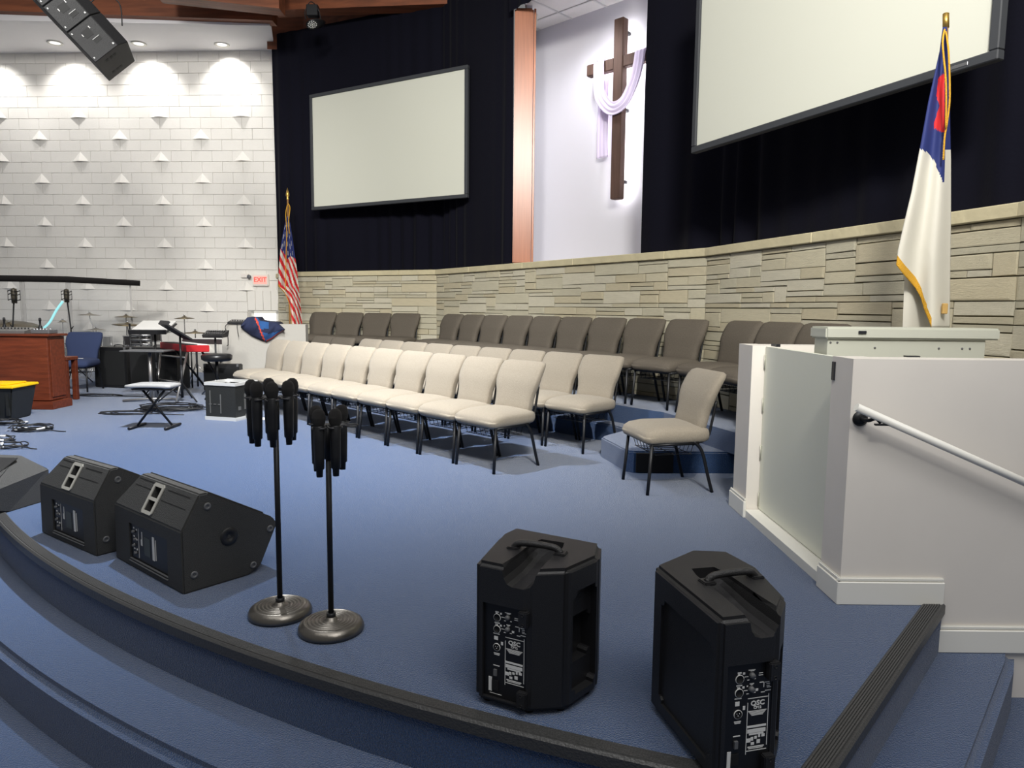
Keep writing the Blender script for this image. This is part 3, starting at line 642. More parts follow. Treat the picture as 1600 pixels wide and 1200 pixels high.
# ================================================================= UPRIGHT LOUDSPEAKERS
HS=0.485
def speaker_box(label,poly,rear,th0,th1,thw,hand,side=None,side2=None):
    c=sum((Vector(p) for p in poly),Vector((0,0)))/len(poly); t=thing('loudspeaker',label,'loudspeaker',(c.x,c.y,0),0,'black loudspeakers standing upright near the stage edge')
    L=[(Vector(p)-c) for p in poly]
    bm=B(); prism(bm,[tuple(p) for p in L],0.012,HS,bev=0.016); body=obj('cabinet',bm,blackp,t)
    r0=Vector(th0)-c; r1=Vector(th1)-c; d=(r1-r0).normalized(); n=Vector((-d.y,d.x))
    cb=B(); rings=[]
    for k in range(9):
        f=k/8; ll=(r1-r0).length+0.08; c_=r0-d*0.08+d*ll*f; wd=thw/2*(1.0 if f<0.85 else 1.0-0.25*(f-0.85)/0.15); dep=0.064-0.028*max(0,(f-0.55)/0.45); fl=0.014*max(0,1-f*2.2)
        prof=[(-wd-fl-0.004,0.06),(-wd-fl,0.002),(-wd,-0.012),(-wd+0.006,-dep*0.62),(-wd+0.018,-dep*0.9),(-wd+0.036,-dep),(wd-0.036,-dep),(wd-0.018,-dep*0.9),(wd-0.006,-dep*0.62),(wd,-0.012),(wd+fl,0.002),(wd+fl+0.004,0.06)]
        rings.append([cb.verts.new((c_.x+n.x*a_,c_.y+n.y*a_,HS+z_)) for a_,z_ in prof])
    for A_,Q_ in zip(rings,rings[1:]):
        for i in range(12): cb.faces.new((A_[i],A_[(i+1)%12],Q_[(i+1)%12],Q_[i]))
    cb.faces.new(rings[0][::-1]); cb.faces.new(rings[-1])
    cuts=[cb]
    # connector bay on the rear face
    A=Vector(rear[0])-c; E=Vector(rear[1])-c; u=(E-A).normalized(); out=Vector((u.y,-u.x)); wlen=(E-A).length
    if out.dot(-(A+E))>0: out=-out
    mR=Matrix(((u.x,0,out.x,A.x),(u.y,0,out.y,A.y),(0,1,0,0),(0,0,0,1)))   # local (u, z, outwards)
    x0,x1,zb,zt=0.028,wlen-0.006,0.032,0.352
    cb=B(); box(cb,x0,x1,zb,zt,-0.014,0.05,mtx=mR); bmesh.ops.recalc_face_normals(cb,faces=cb.faces[:]); cuts.append(cb)
    for sd in (side or []):
        a,b,fa,fb_,z0,z1,dp=sd; a=Vector(a)-c; b=Vector(b)-c; uu=(b-a); ll=uu.length; uu.normalize(); oo=Vector((uu.y,-uu.x))
        if oo.dot(-(a+b))>0: oo=-oo
        mS=Matrix(((uu.x,0,oo.x,a.x),(uu.y,0,oo.y,a.y),(0,1,0,0),(0,0,0,1)))
        cb=B(); box(cb,fa*ll,fb_*ll,z0,z1,-dp,0.05,mtx=mS); bmesh.ops.recalc_face_normals(cb,faces=cb.faces[:])
        bmesh.ops.bevel(cb,geom=[e for e in cb.edges if abs((e.verts[0].co-e.verts[1].co).normalized().dot(Vector((oo.x,oo.y,0))))>0.9],offset=0.02,segments=3,affect='EDGES'); cuts.append(cb)
    cut(body,cuts)
    bm=B(); box(bm,x0+0.001,x1-0.001,zb+0.001,zt-0.001,-0.0138,-0.012,mtx=mR); pn=obj('connector_panel',bm,mat('panel_black',rgb(18,18,20),0.4),t)
    zz=-0.0118
    def PP(xc,yc):
        x=755+xc/7.5; y=960+yc/7.5; u_=(x-742)/80*wlen; z=HS-((y-(891+0.30*(x-742)))/212)*HS; return u_,z
    def ring(xc,yc,r,rin):
        u_,z=PP(xc,yc); lathe(bm,[(rin,0.0),(rin,0.002),(r,0.002),(r,0.0)],20,mtx=mR@Matrix.Translation((u_,z,zz)))
    def bar(bm,xc,yc,w,h,z1=0.0006):
        u_,z=PP(xc,yc); w*=0.000317*wlen/0.19; h*=0.000301; box(bm,u_-w/2,u_+w/2,z-h/2,z+h/2,zz-0.001,zz+z1,mtx=mR)
    bm=B()
    for (xc,yc) in ((142,145),(142,275),(140,475)): ring(xc,yc,0.0130,0.0112)
    rnd=random.Random(5)
    for (xc,yc,w,h) in ((140,85,40,14),(135,97,22,10),(185,108,22,20),(210,150,40,5),(142,205,60,10),(135,222,30,10),(185,240,22,20),(210,280,40,5),(135,325,70,8),(265,108,70,8),(270,118,40,8),(232,190,22,8),(300,205,16,8),(360,175,40,7),(360,195,44,7),(225,245,14,12),(270,240,44,8),(270,250,24,7),(232,320,26,7),(300,335,24,7),(325,320,26,22),(370,268,40,8),(395,300,8,50),(430,290,44,8),(440,310,34,7),(440,330,32,7),(450,346,44,7),(440,372,60,8),(388,368,40,8),(130,372,44,40),(200,440,24,36),(140,545,70,10),(140,560,60,8),(137,682,72,9),(130,1000,140,4)):
        bar(bm,xc,yc,w,h)
    obj('panel_print',bm,printw,pn)
    bm=B()
    for (a,b,c_,d_) in ((345,402,215,6),(345,905,215,6),(238,655,6,500),(452,655,6,500)): bar(bm,a,b,c_,d_)
    for k in range(5): bar(bm,340,524+k*10,190-k*18,5)
    for (a,b,c_,d_) in ((340,672,196,20),(340,715,190,36),(340,745,150,16),(262,778,42,38),(298,778,26,34),(335,780,26,26),(372,778,20,30),(412,790,34,26),(305,826,34,26),(365,830,36,36),(340,868,170,9),(340,882,150,7)): bar(bm,a,b,c_,d_)
    obj('rating_print',bm,printw,pn)
    u_,z=PP(340,452); text_mesh('QSC',0.0195,printw,pn,mR@Matrix.Translation((u_,z,zz)),bold=0.0006,sx=1.12)
    u_,z=PP(340,495); text_mesh('CP12',0.0100,printw,pn,mR@Matrix.Translation((u_,z,zz)),bold=0.0003,sx=1.1)
    for (xc,yc) in ((265,155),(265,285)):
        bm=B(); u_,z=PP(xc,yc); lathe(bm,[(0,0.010),(0.007,0.010),(0.0085,0.0),(0.0085,-0.001)],16,mtx=mR@Matrix.Translation((u_,z,zz))); obj('knob',bm,greyp,pn)
    for (xc,yc) in ((142,145),(142,275),(140,475)):
        bm=B(); u_,z=PP(xc,yc); lathe(bm,[(0,0.0005),(0.0105,0.0008),(0.0112,0.003),(0.0112,-0.001)],16,mtx=mR@Matrix.Translation((u_,z,zz))); o=obj('socket',bm,blackd,pn)
    bm=B()
    for a_,b_ in ((-0.004,0.002),(0.004,0.002),(0,-0.004)):
        u_,z=PP(140,475); lathe(bm,[(0,0.003),(0.0016,0.003),(0.0016,0)],8,mtx=mR@Matrix.Translation((u_+a_,z+b_,zz)))
    obj('socket_pins',bm,chrome,pn)
    bm=B(); bar(bm,128,755,36,70,0.006); obj('power_switch',bm,greyp,pn)
    bm=B(); bar(bm,125,900,76,110,0.003); obj('power_inlet',bm,blackd,pn)
    bm=B(); bar(bm,66,880,38,160,0.001); obj('sticker',bm,printw,pn)
    for (xc,yc) in ((462,178),(452,1060)):
        u_,z=PP(xc,yc); bm=B(); box(bm,u_-0.017,u_+0.017,z-0.026,z+0.026,-0.014,0.010,mtx=mR); bmesh.ops.recalc_face_normals(bm,faces=bm.faces[:]); bmesh.ops.bevel(bm,geom=bm.edges[:],offset=0.003,segments=2,affect='EDGES')
        for s in (-1,1): lathe(bm,[(0,0.0105),(0.004,0.0105),(0.0045,0.012),(0.006,0.0105)],12,mtx=mR@Matrix.Translation((u_,z+s*0.016,0)))
        obj('mounting_boss',bm,blackp,t)
    # carrying handle
    h0=Vector((hand[0][0],hand[0][1]))-c; h1=Vector((hand[1][0],hand[1][1]))-c; hd=(h1-h0).normalized(); hn=Vector((-hd.y,hd.x))
    bm=B(); tube(bm,catmull([(h0.x,h0.y,HS+0.002),(h0.x+hd.x*0.02,h0.y+hd.y*0.02,HS+0.018),((h0.x+h1.x)/2,(h0.y+h1.y)/2,HS+0.022),(h1.x-hd.x*0.02,h1.y-hd.y*0.02,HS+0.018),(h1.x,h1.y,HS+0.002)],5),0.0115,10)
    hm=obj('handle',bm,mat('handle_rubber',rgb(34,34,35),0.35,bump=0.4,bs=300),t)
    for p in (h0,h1):
        bm=B(); mq=frame((p.x,p.y,HS),(hd.x,hd.y,0)); bbox(bm,-0.020,0.020,-0.022,0.022,-0.004,0.007,0.003,2)
        lathe(bm,[(0,0.0085),(0.005,0.0085),(0.006,0.007)],10)
        for v in bm.verts: v.co=mq@v.co
        obj('handle_plate',bm,blackp,hm)
    bm=B(); 
    for p in L:
        q=p*0.80; lathe(bm,[(0,0),(0.014,0),(0.016,0.013),(0,0.014)],12,c=(q.x,q.y,0))
    obj('rubber_feet',bm,blackd,t)
    return t
g2=lambda x,y,z=HS: tuple(gr(x,y,z)[:2])
q1=[(-0.113,2.233),(0.056,2.146),(0.185,2.162),(0.298,2.290),(0.322,2.425),(0.018,2.600),(-0.035,2.520)]
speaker_box('black loudspeaker standing upright, left of the two nearest the camera',q1,(q1[0],q1[1]),(0.035,2.185),(0.150,2.44),0.115,(g2(803,851,HS+0.01),g2(876,861,HS+0.01)),
   side=[(q1[2],q1[3],0.16,0.99,0.05,0.40,0.03),(q1[2],q1[3],0.16,0.99,0.14,0.30,0.07)])
q2_=[(0.462,2.215),(0.560,1.805),(0.735,1.850),(0.800,1.975),(0.800,2.20),(0.745,2.36),(0.62,2.37)]
speaker_box('black loudspeaker standing upright, right one near the stage corner',q2_,(q2_[1],q2_[2]),(0.69,1.87),(0.615,2.19),0.105,(g2(1105,905,HS+0.01),g2(1180,896,HS+0.01)),
   side=[(q2_[0],q2_[1],0.16,0.93,0.06,0.40,0.008),(q2_[2],q2_[3],0.2,0.9,0.06,0.36,0.02)])
# ================================================================= STAGE MONITOR WEDGES
PROF=[(0,0.0),(0,0.292),(0.09,0.448),(0.13,0.448),(0.455,0.262),(0.482,0.222),(0.385,0.03),(0.32,0.0)]
def wedge(label,loc,xdir,w,detail=True,group='black floor monitors along the stage front'):
    t=thing('floor_monitor',label,'loudspeaker',loc,math.atan2(xdir[1],xdir[0]),group)
    tb=B(); lft=lambda z: -w+(0.13*(z-0.28)/0.17 if z>0.28 else 0)
    A=[tb.verts.new((0,y,z)) for y,z in PROF]; Q=[tb.verts.new((lft(z)+ (0.04 if y>0.3 else 0),y,z)) for y,z in PROF]; n=len(PROF)
    tb.faces.new(A); tb.faces.new(Q[::-1])
    for i in range(n): tb.faces.new((A[(i+1)%n],A[i],Q[i],Q[(i+1)%n]))
    bmesh.ops.recalc_face_normals(tb,faces=tb.faces[:]); bmesh.ops.bevel(tb,geom=tb.edges[:],offset=0.007,segments=2,affect='EDGES')
    body=obj('cabinet',tb,paint,t)
    hz=math.hypot(0.09,0.156); tv=Vector((0,0.09/hz,0.156/hz)); on=Vector((0,-0.156/hz,0.09/hz))
    mH=frame((-w*0.50,0.0,0.292),(1,0,0),tv,on)    # on the sloping face: x, up-slope, outwards
    cuts=[]
    cb=B(); box(cb,-w*0.76+0,-w*0.20,-0.02,0.010,0.045,0.225); cuts.append(cb)
    for s in (-1,1):
        cb=B(); box(cb,-0.036,0.036,-0.026,0.026,-0.05,0.03); 
        for v in cb.verts: v.co=mH@(v.co+Vector((0,0.088+s*0.034,0)))
        cuts.append(cb)
    cut(body,cuts)
    bm=B()
    ol=[(-0.055,0.026),(-0.041,0.012),(0.041,0.012),(0.055,0.026),(0.055,0.152),(0.041,0.166),(-0.041,0.166),(-0.055,0.152)]
    for q in ((-0.036,0.036,0.012,0.028),(-0.036,0.036,0.080,0.096),(-0.036,0.036,0.148,0.166)): box(bm,q[0],q[1],q[2],q[3],-0.001,0.005)
    for s in (-1,1): prism(bm,[(s*0.036,0.012),(s*0.044,0.012),(s*0.055,0.024),(s*0.055,0.154),(s*0.044,0.166),(s*0.036,0.166)][::s],-0.001,0.005)
    bmesh.ops.recalc_face_normals(bm,faces=bm.faces[:])
    for v in bm.verts: v.co=mH@v.co
    hp=obj('handle_plate',bm,mat('handle_plate_grey',rgb(168,166,158),0.5,0.1),t)
    bm=B()
    for s in (-1,1): box(bm,-0.034,0.034,0.088+s*0.034-0.024,0.088+s*0.034+0.024,-0.046,-0.044,mtx=mH)
    obj('handle_pocket',bm,blackd,hp)
    # amplifier panel in the rear recess
    bm=B(); box(bm,-w*0.76+0.001,-w*0.20-0.001,0.0085,0.0105,0.046,0.224); ap=obj('amplifier_panel',bm,mat('panel_black',rgb(18,18,20),0.4),t)
    xl=-w*0.76; bm=B(); rnd=random.Random(2)
    for k in range(7): box(bm,xl+0.035,xl+0.045,0.006,0.009,0.20-k*0.021,0.207-k*0.021)
    for k in range(3): box(bm,xl+0.065,xl+0.073,0.006,0.009,0.195-k*0.05,0.203-k*0.05)
    box(bm,xl+0.088,xl+0.090,0.007,0.009,0.06,0.21); box(bm,xl+0.125,xl+0.130,0.007,0.009,0.13,0.20); box(bm,xl+0.115,xl+0.121,0.007,0.009,0.13,0.16)
    obj('panel_print',bm,printw,ap)
    bm=B(); box(bm,xl+0.242,xl+0.262,0.006,0.009,0.085,0.20); box(bm,xl+0.275,xl+0.278,0.006,0.009,0.09,0.19); obj('sticker',bm,printw,ap)
    bm=B(); box(bm,xl+0.15,xl+0.215,0.007,0.009,0.09,0.18); obj('rating_plate',bm,mat('rating_grey',rgb(70,76,74),0.5),ap)
    for k in range(4):
        bm=B(); lathe(bm,[(0,0.012),(0.007,0.012),(0.008,0)],12,mtx=frame((xl+(0.06 if k%2 else 0.042),0.008,0.185-k*0.035),(1,0,0),(0,0,1),(0,-1,0))); obj('knob',bm,greyp,ap)
    bm=B(); bbox(bm,xl-0.002,-w*0.20+0.002,-0.006,0.002,0.030,0.036,0.002,1); bbox(bm,xl+0.006,-w*0.20+0.002,-0.004,0.006,0.044,0.048,0.0015,1); obj('guard_rail',bm,greyp,t)
    # seam lines on the sloping face
    bm=B()
    box(bm,0.07,w*0.5-0.05,0.095,0.0975,0.0,0.0012,mtx=mH); box(bm,-w*0.5+0.13,-0.07,0.125,0.1275,0.0,0.0012,mtx=mH)
    box(bm,0.09,w*0.5-0.06,0.150,0.153,0.0,0.0015,mtx=mH); box(bm,-w*0.5+0.14,-0.06,0.160,0.163,0.0,0.0015,mtx=mH)
    obj('seam',bm,blackd,t)
    # side end: pole socket and fixing points
    mE=lambda y,z: frame((0,y,z),(0,1,0),(0,0,1),(1,0,0))
    for y,z in ((0.125,0.385),(0.440,0.205),(0.345,0.045),(0.052,0.080)):
        bm=B(); lathe(bm,[(0.0065,0.001),(0.0065,0.004),(0.0165,0.004),(0.018,-0.001)],18,mtx=mE(y,z)); lathe(bm,[(0,0.0015),(0.0065,0.001)],12,mtx=mE(y,z)); obj('fixing_point',bm,greyp,t)
    bm=B(); lathe(bm,[(0,-0.001),(0.019,0.0015),(0.021,0.004),(0.042,0.004),(0.044,-0.001)],28,mtx=mE(0.225,0.218)); obj('pole_socket',bm,blackp,t)
    # grille on the far sloping front
    gl=Vector((0,0.325,-0.186)).normalized(); gn=Vector((0,0.186,0.325)).normalized()
    bm=B(); bbox(bm,-w/2+0.10,w/2-0.04,0.02,0.345,-0.002,0.006,0.003,1); mg=frame((-w/2,0.13,0.448),(1,0,0),gl,Vector((1,0,0)).cross(gl)); 
    for v in bm.verts: v.co=mg@v.co
    obj('grille',bm,mat('steel_grille',rgb(22,22,23),0.5,0.4,bump=0.6,bs=500),t)
    return t
wedge('black wedge floor monitor nearest the microphone stands',(-1.474,3.084,0),(0.770,-0.638),0.735)
wedge('black wedge floor monitor, middle of the three at the stage front',(-2.147,3.564,0),(0.815,-0.58),0.66)
w3_=wedge('grey topped floor monitor cut by the left edge of the photo',(-3.70,4.72,0),(-0.995,0.10),0.62); w3_.scale=(1,1,0.70)
# ================================================================= MICROPHONE STANDS
iron=mat('cast_iron_base',rgb(112,108,102),0.32,0.85,bump=0.1,bs=60)
mich=mat('mic_grille',rgb(40,38,38),0.6,0.3,bump=1.0,bs=900)
def mic_proto(label):
    t=thing('microphone',label,'microphone')
    prof=[(0,-0.200),(0.012,-0.200),(0.0135,-0.172),(0.0185,-0.168),(0.0195,-0.12),(0.0208,-0.06),(0.0208,-0.004),(0.0185,0.0),(0,0.0)]
    bm=B(); lathe(bm,prof,18); obj('body',bm,blackm,t)
    bm=B(); lathe(bm,[(0.019,0.0),(0.0235,0.010),(0.0255,0.024),(0.0262,0.027),(0.0262,0.031),(0.0252,0.034),(0.0240,0.045),(0.019,0.056),(0.010,0.063),(0,0.064)],20); obj('grille_head',bm,mich,t)
    return t
mp=None
def mic_stand(label,loc,h,mics,empty,labels,rz=0):
    global mp
    t=thing('microphone_stand',label,'microphone stand',loc,rz)
    prof=[(0,0.0),(0.125,0.0),(0.130,0.006),(0.131,0.016),(0.124,0.032),(0.108,0.042)]
    for k in range(5):
        r=0.100-k*0.015; prof+=[(r,0.0445),(r-0.003,0.0405),(r-0.006,0.0415),(r-0.009,0.0455)]
    prof+=[(0.022,0.046),(0.020,0.058),(0,0.058)]
    bm=B(); lathe(bm,prof,48); obj('base',bm,iron,t)
    bm=B(); tube(bm,[(0,0,0.055),(0,0,0.075)],0.019,12); obj('base_collar',bm,blackm,t)
    bm=B(); tube(bm,[(0,0,0.07),(0,0,h-0.10)],0.0115,12); obj('pole',bm,blackm,t)
    bm=B(); tube(bm,[(0,0,h-0.14),(0,0,h)],0.0165,12); obj('clutch',bm,blackm,t)
    for (x,y) in mics+empty:
        bm=B(); d=Vector((x,y,0)); L=d.length; d.normalize()
        q=(x,y,h-0.005); tube(bm,[(d.x*0.012,d.y*0.012,h-0.005),(x-d.x*0.024,y-d.y*0.024,h-0.005)],0.006,6)
        pts=[(x+0.0265*math.cos(a),y+0.0265*math.sin(a),h-0.005) for a in [math.atan2(d.y,d.x)+math.radians(35+290*k/14) for k in range(15)]]
        tube(bm,pts,0.0035,6); obj('holder_clip',bm,mat('clip_grey',rgb(70,70,72),0.5,0.3),t)
    for (x,y),l in zip(mics,labels):
        p=(loc[0]+x,loc[1]+y,h+0.004)
        if mp is None: mp=mic_proto(l); mp.location=p; m=mp
        else: m=dup(mp,p,0,l)
        m['group']='handheld microphones hanging in the stand holders'
    return t
mic_stand('black microphone stand with round iron base, taller one holding six microphones',(-0.975,2.895,0),0.935,
   [(-0.094,-0.01),(-0.048,-0.075),(0.018,-0.088),(0.064,-0.03),(-0.045,0.062),(0.050,0.070)],[],
   ['black handheld microphone at far left of the taller stand','black handheld microphone second from left at front of the taller stand','black handheld microphone at front just right of the taller pole','black handheld microphone at right of the taller stand','black handheld microphone at back left of the taller stand','black handheld microphone at back right of the taller stand'])
mic_stand('black microphone stand with round iron base, shorter one holding four microphones',(-0.722,2.752,0),0.845,
   [(-0.054,0.03),(-0.016,-0.07),(0.042,-0.05),(0.040,0.065)],[(0.095,0.0)],
   ['black handheld microphone at left of the shorter stand','black handheld microphone at front centre of the shorter stand','black handheld microphone at front right of the shorter stand','black handheld microphone at back right of the shorter stand'])
# ================================================================= FLAGS
def interp(P,y):
    if y<=P[0][1]: return P[0][0]
    for (x0,y0),(x1,y1) in zip(P,P[1:]):
        if y<=y1: return x0+(x1-x0)*(y-y0)/(y1-y0)
    return P[-1][0]
def flag(name,LP,RP_,y0,bot,Y,mats,colf,nu=26,nv=60,amp=0.05,nf=2.2,parent=None):
    bm=B(); rows=[]
    for j in range(nv+1):
        row=[]
        for i in range(nu+1):
            u=i/nu; yb=bot(u); y=y0+(yb-y0)*j/nv; xl,xr=interp(LP,y),interp(RP_,y); x=xl+(xr-xl)*u
            w=min(1,0.15+1.1*j/nv)
            dep=-amp*w*(0.5+0.5*math.sin(u*nf*2*PI+0.6+0.4*j/nv))-0.02*w*math.sin(u*PI)
            p=at(x,y,Y+dep); v=bm.verts.new(p); row.append(v)
        rows.append(row)
    for j in range(nv):
        for i in range(nu):
            f=bm.faces.new((rows[j][i],rows[j+1][i],rows[j+1][i+1],rows[j][i+1])); f.smooth=True
            u=(i+0.5)/nu; yb=bot(u); y=y0+(yb-y0)*(j+0.5)/nv; x=interp(LP,y)+(interp(RP_,y)-interp(LP,y))*u
            f.material_index=colf(u,(j+0.5)/nv,x,y,yb)
    return obj(name,bm,mats,parent,True)
fwhite=mat('flag_white',rgb(204,200,188),0.75,sheen=0.1); fblue=mat('flag_blue',rgb(32,44,104),0.75); fred=mat('flag_red',rgb(196,28,34),0.75)
# white flag with blue canton at the right
YF=3.98; t=thing('flagpole','brass topped flagpole with white flag, blue canton and gold fringe behind low wall','flag',tuple(at(1470,560,YF).xy)+(0,))
def rel(o,root): o.parent=root; o.matrix_parent_inverse=Matrix.Translation(-Vector(root.location)); return o
pt=at(1478,22,YF); pb=at(1474,505,YF); db=(pb-pt).normalized(); pz=pb+db*(pb.z/-db.z) if db.z else pb
bm=B(); tube(bm,[pz,pt],0.0125,12); rel(obj('pole',bm,mat('oak_pole',rgb(150,110,66),0.5),None),t)
bm=B(); q=at(1478,44,YF); tube(bm,[q,pt],0.016,14); lathe(bm,[(0,0.008),(0.014,0.004),(0.0165,0)],14,c=pt); rel(obj('brass_ferrule',bm,gold,None,True),t)
bm=B(); lathe(bm,[(0,0),(0.14,0.0),(0.14,0.02),(0.03,0.05),(0.02,0.12),(0,0.12)],28,c=(pz.x,pz.y,0)); rel(obj('stand_base',bm,gold,None,True),t)
LPc=[(1473,42),(1468,80),(1460,115),(1450,160),(1437,232),(1424,300),(1412,350),(1403,390),(1400,414)]
RPc=[(1480,42),(1482,80),(1484,150),(1486,250),(1486,350),(1485,420),(1484,512)]
def botc(u): return interp([(414,0.0),(430,0.16),(450,0.36),(466,0.46),(484,0.52),(512,0.66),(512,1.0)],u)
def colc(u,v,x,y,yb):
    if yb-y<7+10*(u<0.7) and yb<511: return 3
    blue_lim=interp([(232,1437),(240,1452),(252,1460),(286,1474),(286,1475.5),(232,1477),(232,1490)],x)
    if y<blue_lim:
        xl=interp([(1474,115),(1466,122),(1463,150),(1468,165),(1460,190),(1459,200),(1470,206)],y)
        if 116<y<205 and xl<x<1476: return 2
        return 1
    return 0
o=flag('flag_cloth',LPc,RPc,42,botc,YF-0.03,[fwhite,fblue,fred,goldf],colc,56,120,amp=0.06,nf=1.55)
o.modifiers.new('s','SOLIDIFY').thickness=0.003; rel(o,t)
o=flag('flag_cloth_back',[(1440,300),(1418,400),(1413,440),(1410,520)],[(1480,300),(1484,520)],300,lambda u:520,YF+0.035,[fwhite],lambda *a:0,16,16,amp=0.03,nf=1.5); rel(o,t)
bm=B(); pts=catmull([at(1477,46,YF-0.03),at(1482,80,YF-0.09),at(1484,150,YF-0.12),at(1480,190,YF-0.12),at(1476,215,YF-0.12),at(1474,250,YF-0.12)],6); tube(bm,pts,0.005,6)
pts=catmull([at(1476,46,YF-0.05),at(1473,70,YF-0.10),at(1478,130,YF-0.13),at(1478,200,YF-0.13)],6); tube(bm,pts,0.005,6); rel(obj('gold_cord',bm,goldf,None),t)
bm=B(); p=at(1476,482,YF-0.10); bbox(bm,p.x-0.014,p.x+0.014,p.y-0.01,p.y+0.01,p.z-0.03,p.z+0.028,0.004,1); rel(obj('tassel',bm,mat('tassel_tan',rgb(186,150,88),0.8),None),t)
# striped national flag at the left corner
YU=12.05; t=thing('flagpole','pole with spear tip and red and white striped flag, starred blue canton, by stone corner','flag',tuple(at(450,560,YU).xy)+(0,))
pt=at(449.5,312,YU); pz=Vector((at(452,500,YU).x,YU,0)); 
bm=B(); tube(bm,[pz,pt],0.014,10); rel(obj('pole',bm,mat('oak_pole',rgb(150,110,66),0.5),None),t)
bm=B(); lathe(bm,[(0.016,0),(0.02,0.02),(0.012,0.035),(0.030,0.07),(0.024,0.11),(0,0.20)],12,c=pt); rel(obj('spear_finial',bm,gold,None,True),t)
bm=B(); lathe(bm,[(0,0),(0.16,0.0),(0.16,0.02),(0.03,0.06),(0.02,0.14),(0,0.14)],24,c=(pz.x,pz.y,0)); rel(obj('stand_base',bm,gold,None,True),t)
LPu=[(448,338),(445,350),(441.5,367),(438,388),(435.5,419),(434.5,447),(444,457),(448,470),(449,490),(451,518),(452.5,536)]
RPu=[(451,338),(454,352),(457,372),(461,400),(464,420),(467,453),(470,480),(472.5,510),(472.5,536)]
def botu(u): return interp([(456,0),(480,0.2),(534,0.34),(536,0.6),(515,0.75),(512,1.0)],u)
def colu(u,v,x,y,yb):
    if yb-y<5 or (u<0.07 and y>445): return 3
    lim=interp([(388,0),(398,0.35),(405,0.5),(400,0.7),(404,1.0)],u)
    if y<lim:
        return 0 if (int((y-336)/7.5)%2==0 and int(u*30)%9 in (3,) ) or (int((y-332)/7.5)%2==0 and int(u*30)%9==7) else 1
    s=(y-388)/9.6-(u*5.2 if u<0.5 else 2.6+(u-0.5)*9)+ (0 if u<0.5 else 0.4*math.sin(y*0.08))
    return 0 if int(math.floor(s))%2==0 else 2
o=flag('flag_cloth',LPu,RPu,338,botu,YU-0.03,[fwhite,fblue,fred,goldf],colu,44,110,amp=0.12,nf=1.6); o.modifiers.new('s','SOLIDIFY').thickness=0.004; rel(o,t)
bm=B(); pts=catmull([at(449,320,YU-0.03),at(446.5,335,YU-0.06),at(448,360,YU-0.15),at(447,400,YU-0.2),at(446,455,YU-0.22)],6); tube(bm,pts,0.007,6)
pts=catmull([at(450,318,YU-0.03),at(453,325,YU-0.06),at(451,345,YU-0.12),at(452,365,YU-0.15)],6); tube(bm,pts,0.008,6); rel(obj('gold_cord',bm,goldf,None),t)
# ================================================================= HANGING LINE ARRAY SPEAKER
A_=at(149,98,7.5); D_=Vector((0.305,0.034,0.257)); Bv=Vector((0.149,0.56,-0.25)); 
Lv=Vector((-0.515,0.386,0.562)); 
e1=Vector((0.6961,0.2321,0.6794)); e2=Vector((-0.6052,-0.3193,0.7292)); e3=Vector((-0.3862,0.9188,0.0818)); w_=0.40; dpt=0.98; ml=0.285
t=thing('line_array_speaker','black line array loudspeaker hanging tilted from the ceiling at upper left','loudspeaker',tuple(A_))
mL=Matrix((e1,e2,e3)).transposed().to_4x4(); mL.translation=A_
arrm=mat('array_paint',rgb(22,22,24),0.6,bump=0.4,bs=150)
def relbm(name,bm,m,root,par=None):
    bmesh.ops.recalc_face_normals(bm,faces=bm.faces[:])
    for v in bm.verts: v.co=mL@v.co-A_
    return obj(name,bm,m,par or root)
for k in range(4):
    y0=0.06+k*ml if k else 0.0; y1=0.06+(k+1)*ml-0.008
    bm=B(); sc=0.085
    pts=[(0,0.0),(w_*0.72,0.0),(w_,sc*1.6),(w_*0.98,dpt),(0.02,dpt)]
    bA=[bm.verts.new((x,y0,z)) for x,z in pts]; bB=[bm.verts.new((x,y1,z)) for x,z in pts]; bm.faces.new(bA); bm.faces.new(bB[::-1])
    for i in range(5): bm.faces.new((bA[i],bA[(i+1)%5],bB[(i+1)%5],bB[i]))
    bmesh.ops.recalc_face_normals(bm,faces=bm.faces[:]); bmesh.ops.bevel(bm,geom=bm.edges[:],offset=0.006,segments=1,affect='EDGES')
    md=relbm('array_module',bm,arrm,t)
    if k<3:
        zc=(y0+y1)/2+ (0.03 if k==0 else 0)
        for (x0,x1,a,b) in ((0.10,0.19,zc+0.00,zc+0.075),(0.14,0.22,zc-0.075,zc-0.035)):
            bm=B(); box(bm,x0,x1,a,b,-0.002,0.01); relbm('handle_pocket',bm,blackd,t,md)
        bm=B(); box(bm,0.09,0.098,zc+0.03,zc+0.055,-0.006,0); box(bm,0.195,0.203,zc+0.055,zc+0.08,-0.006,0); box(bm,0.14,0.22,zc-0.034,zc-0.030,-0.006,0); box(bm,0.02,0.032,y0+0.03,y0+0.045,-0.006,0); box(bm,0.02,0.032,y1-0.04,y1-0.025,-0.006,0); box(bm,0.26,0.275,y0+0.03,y0+0.045,-0.006,0)
        relbm('latch',bm,mat('latch_metal',rgb(150,150,150),0.5,0.6),t,md)
bm=B()
for zz_ in (0.16,0.72):
    for x0 in (0.10,0.155,0.20): box(bm,x0,x0+0.035,-0.002,0.004,zz_,zz_+0.08)
relbm('end_slots',bm,blackd,t)
bm=B()
for (pp) in ([(w_*0.9,0.75,-0.02),(w_+0.15,0.62,0.0),(w_+0.06,0.45,0.05)],[(w_*0.95,0.42,0.0),(w_+0.12,0.42,0.03),(w_+0.19,0.28,0.03),(w_+0.06,0.12,0.06)]): tube(bm,catmull(pp,8),0.006,6)
relbm('speaker_cable',bm,blackm,t)
